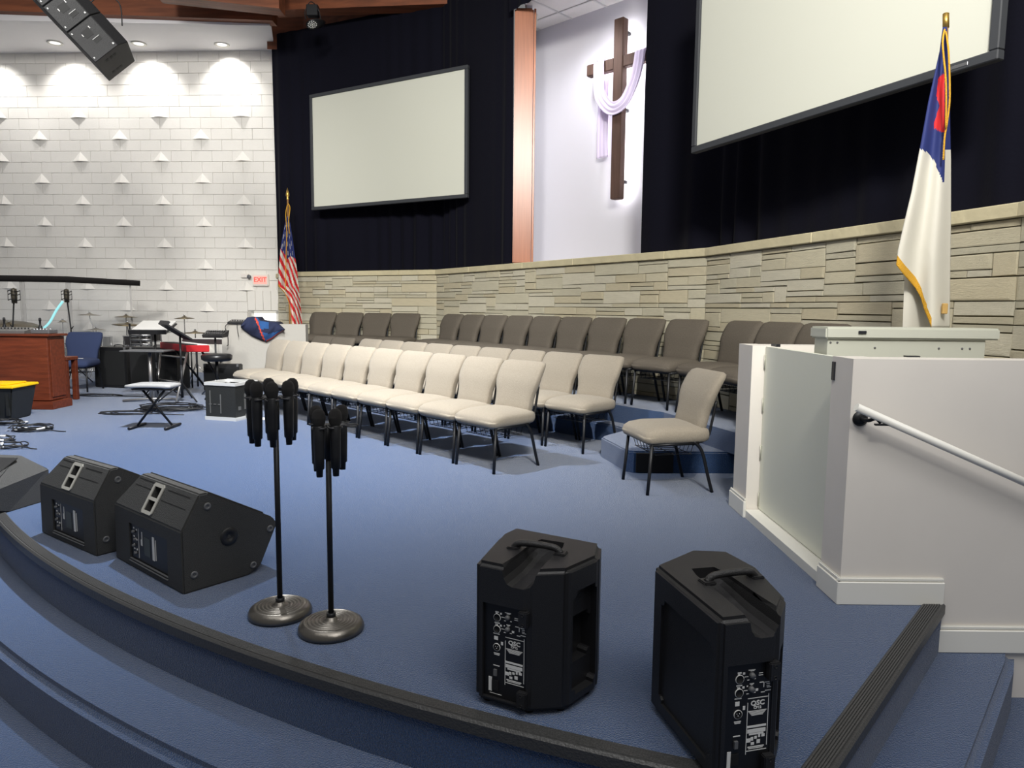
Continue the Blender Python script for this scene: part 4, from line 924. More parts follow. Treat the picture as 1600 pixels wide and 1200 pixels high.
# stage par light at the drape corner
p=at(488,28,11.6); t=thing('stage_light','small black LED stage light mounted at top of the black drape','lamp',tuple(p))
bm=B(); lathe(bm,[(0,0.0),(0.10,0.0),(0.10,0.10),(0.06,0.20),(0,0.21)],20,mtx=frame((0,0,-0.10),(0.75,0.6,0),None,(0.5,0.68,0.40))); obj('housing',bm,blackm,t)
bm=B(); mm=frame((0,0,-0.10),(0.75,0.6,0),None,(0.5,0.68,0.40))
for r_,n_ in ((0,1),(0.032,6),(0.062,12)):
    for k in range(n_):
        a=2*PI*k/n_; lathe(bm,[(0,-0.008),(0.010,-0.006),(0.012,0)],8,mtx=mm@Matrix.Translation((r_*math.cos(a),r_*math.sin(a),-0.001)))
obj('lenses',bm,mat('lens_white',rgb(225,225,220),0.3),t)
bm=B(); bbox(bm,-0.09,0.09,-0.02,0.10,0.03,0.20,0.01,1); tube(bm,catmull([(-0.10,0,-0.02),(-0.11,0,0.1),(-0.02,0,0.24),(0.09,0,0.14),(0.12,0.06,-0.02)],4),0.008,6); obj('yoke',bm,blackm,t)
# ================================================================= BAND AREA AT THE LEFT
silver=mat('silver_tube',rgb(170,168,166),0.35,0.8)
bronze=mat('cymbal_bronze',rgb(120,108,84),0.35,0.85)
cable=mat('cable_black',rgb(26,27,30),0.5)
cablew=mat('cable_tape',rgb(225,225,225),0.6)
# wooden organ cabinet
X1=-5.71; t=thing('organ_cabinet','reddish brown wooden cabinet at the left edge of the stage','cabinet',(X1,8.73,0))
bm=B(); bbox(bm,-1.9,-0.035,0.02,0.36,0.11,0.90,0.004,1); obj('body',bm,wood,t)
bm=B(); bbox(bm,-1.95,0.0,0.0,0.39,0.905,0.935,0.006,2); obj('top_board',bm,wood,t)
bm=B(); bbox(bm,-1.92,0.012,-0.012,0.39,0.0,0.10,0.006,2); obj('plinth',bm,wood,t)
bm=B(); bbox(bm,-0.030,-0.022,0.06,0.32,0.15,0.86,0.003,1); obj('side_panel',bm,wood,t)
t=thing('mixing_board','small silver mixing device lying on the wooden cabinet','mixer',(-6.27,8.95,0.937))
bm=B(); hexa(bm,[(-0.30,-0.12,0),(0.20,-0.12,0),(0.20,0.12,0),(-0.30,0.12,0),(-0.30,-0.12,0.03),(0.20,-0.12,0.03),(0.20,0.12,0.07),(-0.30,0.12,0.07)]); obj('body',bm,silver,t)
bm=B(); rnd=random.Random(4)
for k in range(11): lathe(bm,[(0,0.018),(0.008,0.018),(0.01,0)],8,c=(-0.27+k*0.043,0.02,0.052))
obj('knobs',bm,blackd,t)
for k,(x,l) in enumerate(((-6.52,'small black bottle shaped microphone on cabinet, left one'),(-6.06,'small black bottle shaped microphone on cabinet, right one'))):
    bm=B(); lathe(bm,[(0,0),(0.028,0),(0.026,0.07),(0.012,0.10),(0.012,0.15),(0.016,0.155),(0.014,0.19),(0,0.195)],14,c=(x,9.12,0.936)); o=obj('desk_microphone',bm,blackm,None,True); tag(o,l,'microphone')
t=thing('effects_unit','cluster of small silver jacks and dials at right end of cabinet top','audio device',(-5.92,8.93,0.937))
bm=B(); bbox(bm,-0.09,0.14,-0.08,0.10,0,0.05,0.006,1); obj('body',bm,greyp,t)
bm=B()
for k in range(10): lathe(bm,[(0,0.02),(0.007,0.02),(0.009,0)],8,c=(-0.07+0.04*(k%5),-0.04+0.07*(k//5),0.05))
obj('dials',bm,chrome,t)
# storage tote with yellow lid
p=gr(20,655,0); t=thing('storage_tote','black plastic tote with bright yellow lid at left edge','tote',(-5.57,8.05,0),math.radians(4))
yel=mat('yellow_lid',rgb(252,206,20),0.45)
bm=B(); hexa(bm,[(-0.62,-0.19,0),(-0.06,-0.19,0),(-0.06,0.19,0),(-0.62,0.19,0),(-0.68,-0.23,0.37),(0.0,-0.23,0.37),(0.0,0.23,0.37),(-0.68,0.23,0.37)]); bmesh.ops.bevel(bm,geom=bm.edges[:],offset=0.012,segments=2,affect='EDGES')
for k in range(5): box(bm,-0.56+k*0.12,-0.53+k*0.12,-0.225,-0.20,0.06,0.30)
obj('tub',bm,mat('tote_black',rgb(34,35,34),0.4),t)
bm=B(); bbox(bm,-0.70,0.02,-0.25,0.25,0.365,0.395,0.008,2); bbox(bm,-0.60,-0.08,-0.19,0.19,0.395,0.412,0.008,2); obj('lid',bm,yel,t)
# coils of cable
def coil(label,loc,r,n,seed,tape=4,sq=0.75,h=0.05,name='cable_coil'):
    rnd=random.Random(seed); t=thing(name,label,'cable',loc); bm=B()
    pts=[]; N=n*14
    for i in range(N):
        a=2*PI*i/14; rr=r*(0.78+0.22*math.sin(i*0.37+seed)+rnd.uniform(-0.05,0.05)); pts.append((rr*math.cos(a)+0.03*math.sin(i*0.11),sq*rr*math.sin(a),0.006+h*(0.5+0.5*math.sin(i*0.23))*rnd.uniform(0.5,1)))
    pts.append((r*1.5,-sq*r*0.5,0.006)); pts.append((r*1.9,-sq*r*0.62,0.006))
    tube(bm,pts,0.0055,5); obj('cable',bm,cable,t)
    for k in range(tape):
        i=int((k+0.5)*N/tape); p=Vector(pts[i]); q=Vector(pts[i+1]); bm=B(); tube(bm,[p,p+(q-p).normalized()*0.075],0.011,6); obj('label_tape',bm,cablew,t)
    return t
for (x,y,r,n,l) in ((52,672,0.21,9,'black cable coil with white tape tags on blue carpet, in front of the tote'),(12,663,0.16,8,'dark cable coil beside the tote at left edge'),(22,700,0.13,4,'loose cable loop nearest the floor monitors at left edge'),(2,690,0.12,6,'small cable coil cut by the left edge of the photo')):
    p=gr(x,y,0); coil(l,(p.x,p.y,0),r,n,int(x)+3)
p=gr(262,642,0); t=coil('tangle of black cables on carpet behind the folding bench',(p.x,p.y+0.1,0),0.42,12,21,2,0.6,0.06,'cable_tangle')
p=gr(218,646,0); coil('thin cable loops lying left of the folding bench',(p.x-0.1,p.y,0),0.36,4,33,0,0.45,0.01,'cable_tangle')
p=gr(125,618,0); coil('thin dark cable loops on carpet in front of the blue chair',(p.x+0.2,p.y,0),0.40,3,35,0,0.35,0.01,'cable_tangle')
# blue chair
blue=mat('navy_fabric',rgb(52,64,98),0.95,bump=0.3,bs=200)
c=make_chair('stacking_chair','navy blue upholstered chair beside the wooden cabinet',blue,'navy chair'); del c['group']; p=gr(140,612,0); c.location=(p.x-0.26,p.y+0.15,0); c.rotation_euler=(0,0,facing((0.10,-1))); c.scale=(1.04,1,1.02)
bm=B(); bbox(bm,-0.14,0.14,-0.12,-0.10,0.475,0.49,0.002,1); o=obj('white_strip',bm,printw,c); o['label']='thin white strip lying across the seat'
# small wooden stool legs beside cabinet
t=thing('organ_bench','dark wooden bench between the cabinet and the blue chair','bench',(-6.22,9.62,0))
bm=B(); bbox(bm,-0.22,0.24,-0.13,0.13,0.55,0.60,0.008,1); obj('seat',bm,wood,t)
for sx in (-0.18,0.20):
    for sy in (-0.10,0.10):
        bm=B(); bbox(bm,sx-0.03,sx+0.03,sy-0.03,sy+0.03,0,0.55,0.004,1); obj('leg',bm,wood,t)
# amp cabinets
def amp(label,x,y,w,d,h,rz=0,name='amplifier_cabinet'):
    t=thing(name,label,'amplifier',(x,y,0),rz)
    bm=B(); bbox(bm,-w/2,w/2,-d/2,d/2,0.0,h,0.012,2); obj('cabinet',bm,blackp,t)
    bm=B(); bbox(bm,-w/2+0.03,w/2-0.03,-d/2-0.008,-d/2+0.002,0.04,h-0.06,0.004,1); obj('grille_cloth',bm,mat('grille_cloth',rgb(24,25,26),0.9,bump=0.8,bs=300),t)
    for s in (-1,1):
        bm=B(); bbox(bm,s*w*0.46-0.015,s*w*0.46+0.015,-d/2-0.01,-d/2+0.02,h-0.04,h+0.006,0.003,1); obj('corner_guard',bm,greyp,t)
    bm=B(); tube(bm,catmull([(-0.09,0,h),(-0.07,0,h+0.025),(0.07,0,h+0.025),(0.09,0,h)],4),0.008,6); obj('handle',bm,blackm,t)
amp('black amplifier cabinet right of the navy chair',-6.30,11.35,0.62,0.4,0.64,-0.25)
amp('large black amplifier cabinet behind the grey pole table',-5.5,11.05,0.72,0.45,0.66)
amp('low black amplifier cabinet below the red keyboard',-4.45,11.0,0.55,0.4,0.42)
# pole table
p=gr(237,627,0); zt=0.70
t=thing('pole_table','small grey table top on one silver pole with T foot','table',(p.x,p.y,0))
bm=B(); tube(bm,[(0,0,0.03),(0,0,zt-0.02)],0.022,12); obj('pole',bm,silver,t)
bm=B(); bbox(bm,-0.32,0.27,-0.17,0.17,zt-0.02,zt,0.006,2); obj('table_top',bm,greyp,t)
bm=B(); tube(bm,[(-0.33,-0.12,0.02),(0,0,0.035),(0.30,0.10,0.02)],0.016,8); tube(bm,[(0,0,0.035),(0.16,-0.25,0.02)],0.016,8); obj('foot',bm,silver,t)
# folding X bench
p=(gr(200,673,0)+gr(262,672,0))/2; t=thing('keyboard_bench','folding keyboard bench with light cushion and black X legs','bench',(p.x,p.y+0.15,0))
bm=B(); rbox(bm,0.48,0.28,0.045,0.022,7,lambda q:Vector((q.x,q.y,q.z+0.452+0.01*(1-(q.x/0.28)**2)))); obj('cushion',bm,mat('bench_vinyl',rgb(150,150,150),0.35,spec=0.5),t,True)
for s in (-1,1):
    bm=B(); tube(bm,[(-s*0.14,s*0.012,0.43),(s*0.185,s*0.012-0.0,0.022)],0.0125,8); obj('leg',bm,blackm,t)
    bm=B(); tube(bm,[(s*0.19,-0.17,0.020),(s*0.19,0.17,0.020)],0.0145,10); obj('foot',bm,blackm,t)
bm=B(); tube(bm,[(0,-0.03,0.20),(0,0.03,0.20)],0.02,10); bbox(bm,-0.16,0.16,-0.13,0.13,0.42,0.432,0.003,1); obj('pivot',bm,blackm,t)
# red stage keyboard on its stand
kr=math.atan2(0.72,-0.69)  # long axis direction away to the left
t=thing('stage_keyboard','red stage keyboard seen from its end on a metal stand','keyboard',(-4.58,9.95,0),0)
kd=Vector((-0.69,0.72,0)); ks=Vector((0.72,0.69,0)); mK=Matrix(((kd.x,ks.x,0,0),(kd.y,ks.y,0,0),(0,0,1,0),(0,0,0,1)))
kd=Vector((-0.69,0.72,0)); ks=Vector((0.98,0.18,0)); mK=Matrix(((kd.x,ks.x,0,0),(kd.y,ks.y,0,0),(0,0,1,0),(0,0,0,1)))
redm=mat('keyboard_red',rgb(176,28,34),0.4)
bm=B(); box(bm,0,1.10,0,0.31,0.655,0.75,mtx=mK); bmesh.ops.recalc_face_normals(bm,faces=bm.faces[:]); bmesh.ops.bevel(bm,geom=bm.edges[:],offset=0.006,segments=2,affect='EDGES'); obj('case',bm,redm,t)
bm=B(); box(bm,0.04,1.06,0.02,0.16,0.751,0.757,mtx=mK); obj('control_panel',bm,blackd,t)
for (a,b,nm,m_) in ((0.17,0.30,'white_keys',printw),):
    bm=B()
    for k in range(40): box(bm,0.05+k*0.025,0.073+k*0.025,a,b,0.751,0.763,mtx=mK)
    o=obj(nm,bm,m_,t)
t=thing('keyboard_stand','ladder shaped metal keyboard stand under the red keyboard','stand',(0,0,0))
pts=[at(252,566,10.2),gr(244,603,0),at(292,566,9.9),gr(275,620,0)]
L0,L1=at(252,566,10.3),at(243,604,10.0); L1.z=0.01; R0_,R1=at(293,566,9.95),at(275,620,9.45); R1.z=0.01
L0.z=R0_.z=0.645
for a,b in ((L0,L1),(R0_,R1)):
    bm=B(); tube(bm,[a,b],0.016,8); obj('leg',bm,silver,t)
    bm=B(); tube(bm,[a+Vector((0.1,0.25,0)),b+Vector((0.35,0.9,0.0))],0.016,8); obj('leg',bm,blackm,t)
for f in (0.1,0.62):
    a=L0+(L1-L0)*f; b=R0_+(R1-R0_)*f; bm=B(); tube(bm,[a,b],0.012,8); obj('rung',bm,silver,t)
# second black keyboard beyond
t=thing('stage_keyboard','dark keyboard lying level behind the red keyboard','keyboard',(-4.50,11.35,0))
bm=B(); bbox(bm,-0.72,0.38,-0.15,0.15,0.70,0.78,0.01,2); obj('case',bm,mat('dark_case',rgb(58,50,52),0.4),t)
bm=B()
for k in range(36): box(bm,-0.66+k*0.027,-0.636+k*0.027,-0.13,-0.02,0.781,0.788)
obj('white_keys',bm,printw,t)
for sx in (-0.6,0.28):
    bm=B(); tube(bm,[(sx,-0.1,0.70),(sx+0.0,-0.1,0.0)],0.012,8); tube(bm,[(sx,0.1,0.70),(sx,0.1,0.0)],0.012,8); obj('leg',bm,blackm,t)
# tilted music desks
def music_stand(label,px,py,Y,w,h,rx,rz,sheet=False,base=True):
    p=at(px,py,Y); t=thing('music_stand',label,'music stand',(p.x,Y,0),rz)
    m=Matrix.Translation((0,0,p.z))@Matrix.Rotation(rx,4,'X')
    bm=B(); bbox(bm,-w/2,w/2,-h/2,h/2,-0.012,0.012,0.004,1); bbox(bm,-w/2,w/2,-h/2-0.03,-h/2,-0.012,0.05,0.004,1)
    for v in bm.verts: v.co=m@v.co
    obj('desk',bm,blackp,t)
    if sheet:
        bm=B(); bbox(bm,-w/2+0.02,w/2-0.02,-h/2+0.05,h/2+0.05,0.013,0.035,0.003,1)
        for v in bm.verts: v.co=m@v.co
        obj('binder',bm,mat('binder_grey',rgb(205,203,198),0.6),t)
    bm=B(); tube(bm,[(0,0.04,p.z-0.02),(0,0.04,0.28)],0.014,8); tube(bm,[(0,0.04,0.5),(0,0.04,0.05)],0.018,8); obj('pole',bm,blackm,t)
    for k in range(3):
        a=2*PI*k/3+0.4; bm=B(); tube(bm,[(0,0.04,0.26),(0.30*math.cos(a),0.04+0.30*math.sin(a),0.012)],0.010,6); obj('leg',bm,blackm,t)
    return t
music_stand('large black music stand with pale binder on its desk, tilted over the band area',240,513,10.0,0.50,0.42,math.radians(16),0.1,True)
music_stand('black music stand desk tilted down to the right, in front of the drums',276,519,9.6,0.46,0.36,math.radians(-34),math.radians(-52))
# control surface on its pole
p=at(336,521,10.3); t=thing('sampling_pad','small flat controller on a thin pole right of the keyboards','audio device',(p.x,10.3,0))
bm=B(); hexa(bm,[(-0.14,-0.10,p.z-0.06),(0.14,-0.10,p.z-0.06),(0.15,0.10,p.z-0.05),(-0.15,0.10,p.z-0.05),(-0.145,-0.11,p.z-0.02),(0.145,-0.11,p.z-0.02),(0.16,0.12,p.z+0.045),(-0.16,0.12,p.z+0.045)]); obj('body',bm,blackp,t)
bm=B()
for k in range(8):
    for j in range(2): box(bm,-0.125+k*0.032,-0.103+k*0.032,-0.06+j*0.09,-0.01+j*0.09,p.z+0.002+j*0.03,p.z+0.014+j*0.03)
obj('pads',bm,silver,t)
bm=B(); tube(bm,[(0,0,p.z-0.05),(0,0,0.22)],0.014,8); obj('pole',bm,blackm,t)
for k in range(3):
    a=2*PI*k/3+0.9; bm=B(); tube(bm,[(0,0,0.24),(0.24*math.cos(a),0.24*math.sin(a),0.012)],0.010,6); obj('leg',bm,chrome,t)
# padded round stool
p=at(341,559,10.0); t=thing('drum_stool','round black padded stool seat behind the rack case','stool',(p.x-0.02,10.0,0))
bm=B(); lathe(bm,[(0,p.z-0.04),(0.17,p.z-0.045),(0.205,p.z-0.02),(0.21,p.z+0.03),(0.18,p.z+0.055),(0,p.z+0.06)],24); obj('seat',bm,mat('vinyl_black',rgb(30,30,32),0.3),t)
bm=B(); tube(bm,[(0,0,p.z-0.04),(0,0,0.2)],0.02,8); obj('pole',bm,blackm,t)
for k in range(3):
    a=2*PI*k/3+0.2; bm=B(); tube(bm,[(0,0,0.24),(0.26*math.cos(a),0.26*math.sin(a),0.012)],0.010,6); obj('leg',bm,blackm,t)
# flight case with aluminium edges
ca=gr(318,655,0); cb_=gr(345,660,0); cc_=gr(370,652,0)
t=thing('rack_case','open black flight case with bright aluminium rims on carpet','case',(ca.x+0.04,ca.y-0.02,0),math.radians(-16)); w,dp_,h=0.42,0.40,0.0
zt=0.435
bm=B(); 
for q in ((0,0.40,0,0.012),(0,0.40,0.388,0.40),(0,0.012,0.012,0.388),(0.388,0.40,0.012,0.388)): box(bm,q[0],q[1],q[2],q[3],0.03,zt-0.02)
box(bm,0.012,0.388,0.012,0.388,0.03,0.05); obj('shell',bm,mat('case_black',rgb(34,35,34),0.5,bump=0.3,bs=60),t)
alu=mat('aluminium_trim',rgb(214,214,212),0.35,0.35)
for z0,z1,nm in ((zt-0.035,zt,'rim'),(0.0,0.04,'rim')):
    bm=B()
    for q in ((-0.008,0.408,-0.008,0.014),(-0.008,0.408,0.386,0.408),(-0.008,0.014,0.014,0.386),(0.386,0.408,0.014,0.386)): box(bm,q[0],q[1],q[2],q[3],z0,z1)
    obj(nm,bm,alu,t)
bm=B()
for (x0,x1,z0,z1) in ((0.06,0.07,0.08,0.34),(0.20,0.21,0.08,0.30)): box(bm,x0,x1,-0.006,0.0,z0,z1)
for x in (0.05,0.11,0.17): box(bm,x,x+0.035,-0.006,0,0.18,0.187)
for y0 in (0.16,): box(bm,0.40,0.406,y0,y0+0.05,0.12,0.30)
box(bm,0.40,0.408,0.05,0.09,0.12,0.16); box(bm,0.40,0.408,0.30,0.34,0.12,0.16); box(bm,0.40,0.412,0.17,0.23,zt-0.075,zt-0.03); box(bm,0.40,0.412,0.17,0.23,0.02,0.06)
obj('latches',bm,mat('latch_grey',rgb(120,120,118),0.4,0.5),t)
for x,y in ((0.03,0.03),(0.37,0.03),(0.37,0.37),(0.03,0.37)):
    for z in (0.03,zt-0.03):
        bm=B(); bmesh.ops.create_uvsphere(bm,u_segments=10,v_segments=6,radius=0.028,matrix=Matrix.Translation((x,y,z))); obj('ball_corner',bm,alu,t,True)
bm=B(); prism(bm,[(0.50,0.05),(0.72,0.10),(0.78,0.26),(0.55,0.22)],0.001,0.004); o=obj('paper_sheet',bm,printw,None); o.location=(ca.x+0.02,ca.y-0.1,0); tag(o,'white sheet of paper lying on carpet right of the flight case','paper')
# low pale wall with blanket, mixer
Yh=10.95; xl=at(347,540,Yh).x; xr=at(478,540,Yh).x; zt=at(400,506,Yh).z
bm=B(); hexa(bm,[(xl,Yh,0.30),(xr,Yh,0.30),(xr,Yh+0.14,0.30),(xl,Yh+0.14,0.30),(xl,Yh,zt),(xr,Yh,zt),(xr,Yh+0.14,zt),(xl,Yh+0.14,zt)])
struct('wall_half',bm,mat('half_wall_paint',rgb(180,176,168),0.7,bump=0.2,bs=30),'pale grey half height wall in front of the window','wall')
bm=B(); box(bm,xl+0.02,xr,Yh-0.02,Yh+0.13,0.0,0.30); box(bm,xl,xr,Yh-0.03,Yh,0.29,0.315); struct('baseboard_half',bm,mat('dark_base',rgb(34,32,34),0.7),'dark base band below the pale half height wall','baseboard')
t=thing('mixing_board','small black mixer on the pale half height wall, left of the blanket','mixer',(at(372,504,Yh).x,Yh+0.05,zt))
bm=B(); hexa(bm,[(-0.15,-0.09,0),(0.17,-0.09,0),(0.17,0.09,0),(-0.15,0.09,0),(-0.15,-0.09,0.025),(0.17,-0.09,0.025),(0.17,0.09,0.06),(-0.15,0.09,0.06)]); obj('body',bm,blackp,t)
bm=B()
for k in range(8): lathe(bm,[(0,0.016),(0.008,0.016),(0.009,0)],8,c=(-0.12+k*0.038,0.0,0.04))
obj('knobs',bm,silver,t)
bm=B()
tube(bm,catmull([(-0.12,-0.08,0.02),(-0.16,-0.15,-0.05),(-0.13,-0.14,-0.18),(-0.14,-0.12,-0.32),(-0.16,-0.12,-0.34)],5),0.006,5); tube(bm,catmull([(0.0,-0.09,0.02),(0.02,-0.14,-0.06),(0.03,-0.12,-0.2)],5),0.005,5); obj('cables',bm,cable,t)
# folded blanket draped over the half wall
navy=mat('blanket_navy',rgb(34,42,72),0.9,bump=0.4,bs=90); bluef=mat('blanket_blue',rgb(40,84,140),0.9); orange=mat('blanket_orange',rgb(205,70,50),0.8)
LB=[(385,495),(377,506),(376,512),(388,522),(405,531),(415,534)]
def blanket():
    TOP=[(376,508),(386,496),(402,496),(406,501),(416,503),(432,504),(438,509),(444,515)]; BOT=[(376,512),(392,524),(405,530),(416,534),(424,530),(434,522),(444,515)]
    iy=lambda P,x: interp([(b,a) for a,b in P],x)
    bm=B(); rows=[]; nx,ny=34,14
    for j in range(ny+1):
        r=[]
        for i in range(nx+1):
            x=376.2+(444-376.4)*i/nx; ya,yb=iy(TOP,x),iy(BOT,x); y=ya+(yb-ya)*j/ny
            dep=-0.05-0.07*math.sin(PI*j/ny)-0.03*math.sin(i*0.55+j*0.3)*math.sin(PI*min(1,j/ny+0.1))
            r.append(bm.verts.new(at(x,y,Yh+dep)))
        rows.append(r)
    back=[bm.verts.new(rows[0][i].co+Vector((0,0.22,0.012))) for i in range(nx+1)]
    for i in range(nx): f=bm.faces.new((back[i],rows[0][i],rows[0][i+1],back[i+1])); f.smooth=True
    for j in range(ny):
        for i in range(nx):
            f=bm.faces.new((rows[j][i],rows[j+1][i],rows[j+1][i+1],rows[j][i+1])); f.smooth=True
            x=376.2+67.8*(i+0.5)/nx; ya,yb=iy(TOP,x),iy(BOT,x); y=ya+(yb-ya)*(j+0.5)/ny
            lx=399+(y-496)*0.40
            if abs(x-lx)<1.3: f.material_index=2
            elif j==ny-1 and x>416: f.material_index=2
            elif x>lx and (y>522-abs(x-420)*0.3 or (x<420 and y<514)): f.material_index=1
            elif x>432: f.material_index=0
    return bm
o=obj('blanket',blanket(),[navy,bluef,orange],None,True); o.modifiers.new('s','SOLIDIFY').thickness=0.01; tag(o,'folded navy blanket with orange edge hanging over the pale half wall','blanket')
# drum shield
YS=12.35; xs=[-9.3,-8.06,-7.40,-6.86]; zs=1.70
acr=mat('clear_acrylic',(0.93,0.95,0.96),0.05,alpha=0.10,spec=0.5)
t=thing('drum_shield','clear acrylic drum shield with black foam top edge around the drums','drum shield',(0,0,0))
pl=[(-9.4,YS-0.35),(-8.30,YS-0.28),(-7.62,YS-0.12),(-6.78,YS+0.35)]
for a,b in zip(pl,pl[1:]):
    m=frame((a[0],a[1],0),(b[0]-a[0],b[1]-a[1],0)); L=math.hypot(b[0]-a[0],b[1]-a[1]); bm=B(); box(bm,0.005,L-0.005,0,0.008,0.02,zs,mtx=m); obj('acrylic_panel',bm,acr,t)
    for xa_,xb_ in ((0.0,0.05),(L-0.03,L)): bm=B(); box(bm,xa_,xb_,-0.004,0.012,0.02,zs,mtx=m); obj('hinge_strip',bm,mat('frosted_strip',rgb(205,203,200),0.4,alpha=0.45),t)
bm=B(); pp=[(x,y,zs+0.03) for x,y in pl]; pp[-1]=(pl[-1][0]+0.16,pl[-1][1],zs-0.01); tube(bm,pp,[0.055,0.055,0.055,0.05],10)
obj('foam_edge',bm,mat('foam_black',rgb(26,22,22),0.9,bump=1.0,bs=60),t)
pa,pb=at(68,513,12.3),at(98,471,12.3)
bm=B(); tube(bm,catmull([pa,at(78,503,12.3),at(88,485,12.3),pb],6),[0.020]*19,8); o=obj('shield_reflection',bm,mat('reflection_glow',(0.5,0.95,1.0),0.4,emit=rgb(130,230,235),es=0.8),None); tag(o,'curved cyan reflection in the drum shield, modelled as a glowing streak','reflection')  # emissive tube stands in for a reflection in the acrylic
# drums and cymbals
def cymbal_stand(label,px,py,Y,r,tx,ty,boom=0.0):
    p=at(px,py,Y); t=thing('cymbal_stand',label,'cymbal',(p.x+boom,Y,0))
    m=Matrix.Translation((-boom,0,p.z))@Matrix.Rotation(tx,4,'X')@Matrix.Rotation(ty,4,'Y')
    bm=B(); lathe(bm,[(0,0.022),(0.03,0.018),(0.05,0.004),(r*0.6,-0.004),(r,-0.018),(r*0.6,-0.007),(0.05,0.0),(0,0.014)],28,mtx=m); obj('cymbal',bm,bronze,t)
    bm=B(); tube(bm,[(-boom,0,p.z+0.05),(-boom,0,p.z-0.06),(0,0,p.z-0.20),(0,0,0.25)],0.009,8); lathe(bm,[(0,0.05),(0.016,0.05),(0.016,0.02),(0,0.02)],10,c=(-boom,0,p.z)); obj('pole',bm,chrome,t)
    for k in range(3):
        a=2*PI*k/3+0.5; bm=B(); tube(bm,[(0,0,0.34),(0.22*math.cos(a),0.22*math.sin(a),0.012)],0.008,6); obj('leg',bm,chrome,t)
for a in (('bronze cymbal highest at left of the keyboards',197,494,12.6,0.19,0,0.03,0),('bronze cymbal just below the highest one, left of the keyboards',199,506,12.2,0.24,0.05,0.06,0.02),('bronze cymbal on its stand above the red keyboard',288,496,12.4,0.17,0.04,0,0),('bronze cymbal low on a stand left of the small controller',305,519,12.0,0.20,0,0,0),
   ('large tilted bronze cymbal at left edge behind the cabinet',14,506,11.5,0.42,0.1,0.14,0),('small bronze cymbal seen through the shield, behind the right boom microphone',140,491,12.9,0.20,0,0.02,0.05),('bronze cymbal seen through shield above the navy chair',150,514,12.8,0.17,0,0,-0.02),('tiny splash cymbal seen through the shield centre',98,502,12.9,0.09,0,0,0)):
    cymbal_stand(*a)
def drum(label,x,y,z,r,h,rot=(0,0,0),leg=0.0,name='drum'):
    t=thing(name,label,'drum',(x,y,0)); m=Matrix.Translation((0,0,z))@Matrix.Rotation(rot[0],4,'X')@Matrix.Rotation(rot[1],4,'Y')
    bm=B(); lathe(bm,[(r,0),(r,h)],28,mtx=m); obj('shell',bm,mat('drum_shell',rgb(60,58,60),0.25,0.3),t)
    bm=B(); lathe(bm,[(0,h+0.002),(r*0.98,h+0.002)],28,mtx=m); lathe(bm,[(0,-0.002),(r*0.98,-0.002)],28,mtx=m); obj('head',bm,printw,t)
    for zz_ in (0,h):
        bm=B(); tube(bm,[m@Vector(((r+0.008)*math.cos(2*PI*k/24),(r+0.008)*math.sin(2*PI*k/24),zz_)) for k in range(24)],0.009,6,closed=True); obj('hoop',bm,chrome,t)
    for k in range(8):
        a=2*PI*k/8; bm=B(); tube(bm,[m@Vector(((r+0.012)*math.cos(a),(r+0.012)*math.sin(a),0.0)),m@Vector(((r+0.012)*math.cos(a),(r+0.012)*math.sin(a),h))],0.006,5); obj('lug',bm,chrome,t)
    if z-0.05>0.1 and not rot[0]:
        for k in range(3):
            a=2*PI*k/3; bm=B(); tube(bm,[((r+0.015)*math.cos(a),(r+0.015)*math.sin(a),z+h*0.5),((r+0.05)*math.cos(a),(r+0.05)*math.sin(a),0.0)],0.008,6); obj('leg',bm,chrome,t)
p=at(212,536,12.2); drum('chrome hooped snare drum left of the keyboards',p.x,12.2,p.z-0.03,0.18,0.15)
p=at(236,531,12.9); drum('chrome hooped tom drum behind the music stand',p.x,12.9,p.z-0.02,0.17,0.20)
drum('floor tom drum behind the acrylic shield',-7.55,12.95,0.35,0.21,0.38)
drum('bass drum behind the acrylic shield',-8.25,12.98,0.31,0.29,0.38,(PI/2,0,0))
# drum rack rails
t=thing('drum_rack','chrome drum rack frame with stacked rails left of the keyboards','rack',(0,0,0)); 
xa,xb=at(203,520,11.7).x,at(236,520,11.7).x
for k in range(4): bm=B(); z=at(220,517+7*k,11.7).z; tube(bm,[(xa,11.7,z),(xb,11.7,z)],0.018,8); obj('rail',bm,chrome,t)
for x in (xa,(xa+xb)/2,xb): bm=B(); tube(bm,[(x,11.7,0),(x,11.7,1.0)],0.016,8); obj('post',bm,blackm,t)
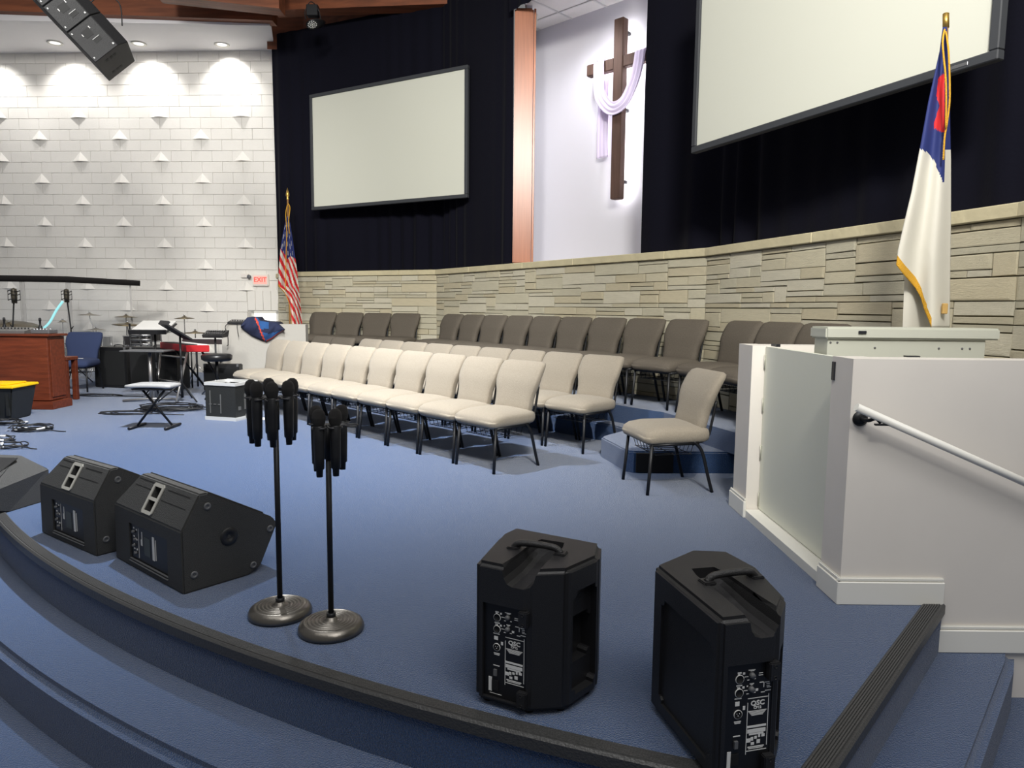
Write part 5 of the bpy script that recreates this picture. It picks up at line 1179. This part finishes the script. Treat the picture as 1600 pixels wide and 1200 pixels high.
# boom microphones in shock mounts
def boom(label,hx,hy,bx,by,Y,lean):
    h=at(hx,hy,Y); b=at(bx,by,Y); t=thing('boom_microphone',label,'microphone',(b.x,Y,0))
    bm=B(); d=(h-b); tube(bm,[(0,0,0.3),(0,0,b.z),(d.x*0.85,0,b.z+d.z*0.85)],0.011,8); tube(bm,[(0,0,b.z),(-d.x*0.3+lean,0,b.z+d.z*0.1)],0.008,6); obj('pole',bm,blackm,t)
    q=Vector((d.x,0,h.z)); bm=B(); lathe(bm,[(0,-0.11),(0.035,-0.11),(0.04,-0.02),(0.042,0.06),(0.034,0.10),(0,0.115)],16,c=q); obj('capsule',bm,mat('mic_champagne',rgb(96,90,78),0.4,0.6),t)
    bm=B()
    for zz_ in (-0.06,0.02,0.07):
        tube(bm,[(q.x+0.075*math.cos(a),q.y+0.075*math.sin(a),q.z+zz_+0.01*math.sin(3*a)) for a in [2*PI*k/16 for k in range(16)]],0.005,5,closed=True)
    for k in range(4): a=PI/4+PI/2*k; tube(bm,[(q.x+0.075*math.cos(a),q.y+0.075*math.sin(a),q.z-0.07),(q.x+0.075*math.cos(a),q.y+0.075*math.sin(a),q.z+0.08)],0.004,5)
    obj('shock_mount',bm,blackm,t)
    for k in range(3):
        a=2*PI*k/3+0.3; bm=B(); tube(bm,[(0,0,0.32),(0.28*math.cos(a),0.28*math.sin(a),0.012)],0.009,6); obj('leg',bm,blackm,t)
boom('studio microphone in round shock mount at left edge above the cabinet',22,462,20,512,10.4,-0.02)
boom('studio microphone in round shock mount, right one above the cabinet',104,462,111,515,11.75,0.03)

# joined pieces too small to pick apart singly
STUFF=('knobs','dials','white_keys','pads','panel_print','rating_print','socket_pins','screws','lenses','rubber_feet','latches','end_slots','latch','seam','guard_rail','speaker_cable','cables','ceiling_grid','gold_cord','label_tape','light_strip','shock_mount','mounting_bracket','sticker','book_rack','seat_frame','rim','tub')
for o in D.objects:
    if o.parent and o.name.split('.')[0] in STUFF: o['kind']='stuff'
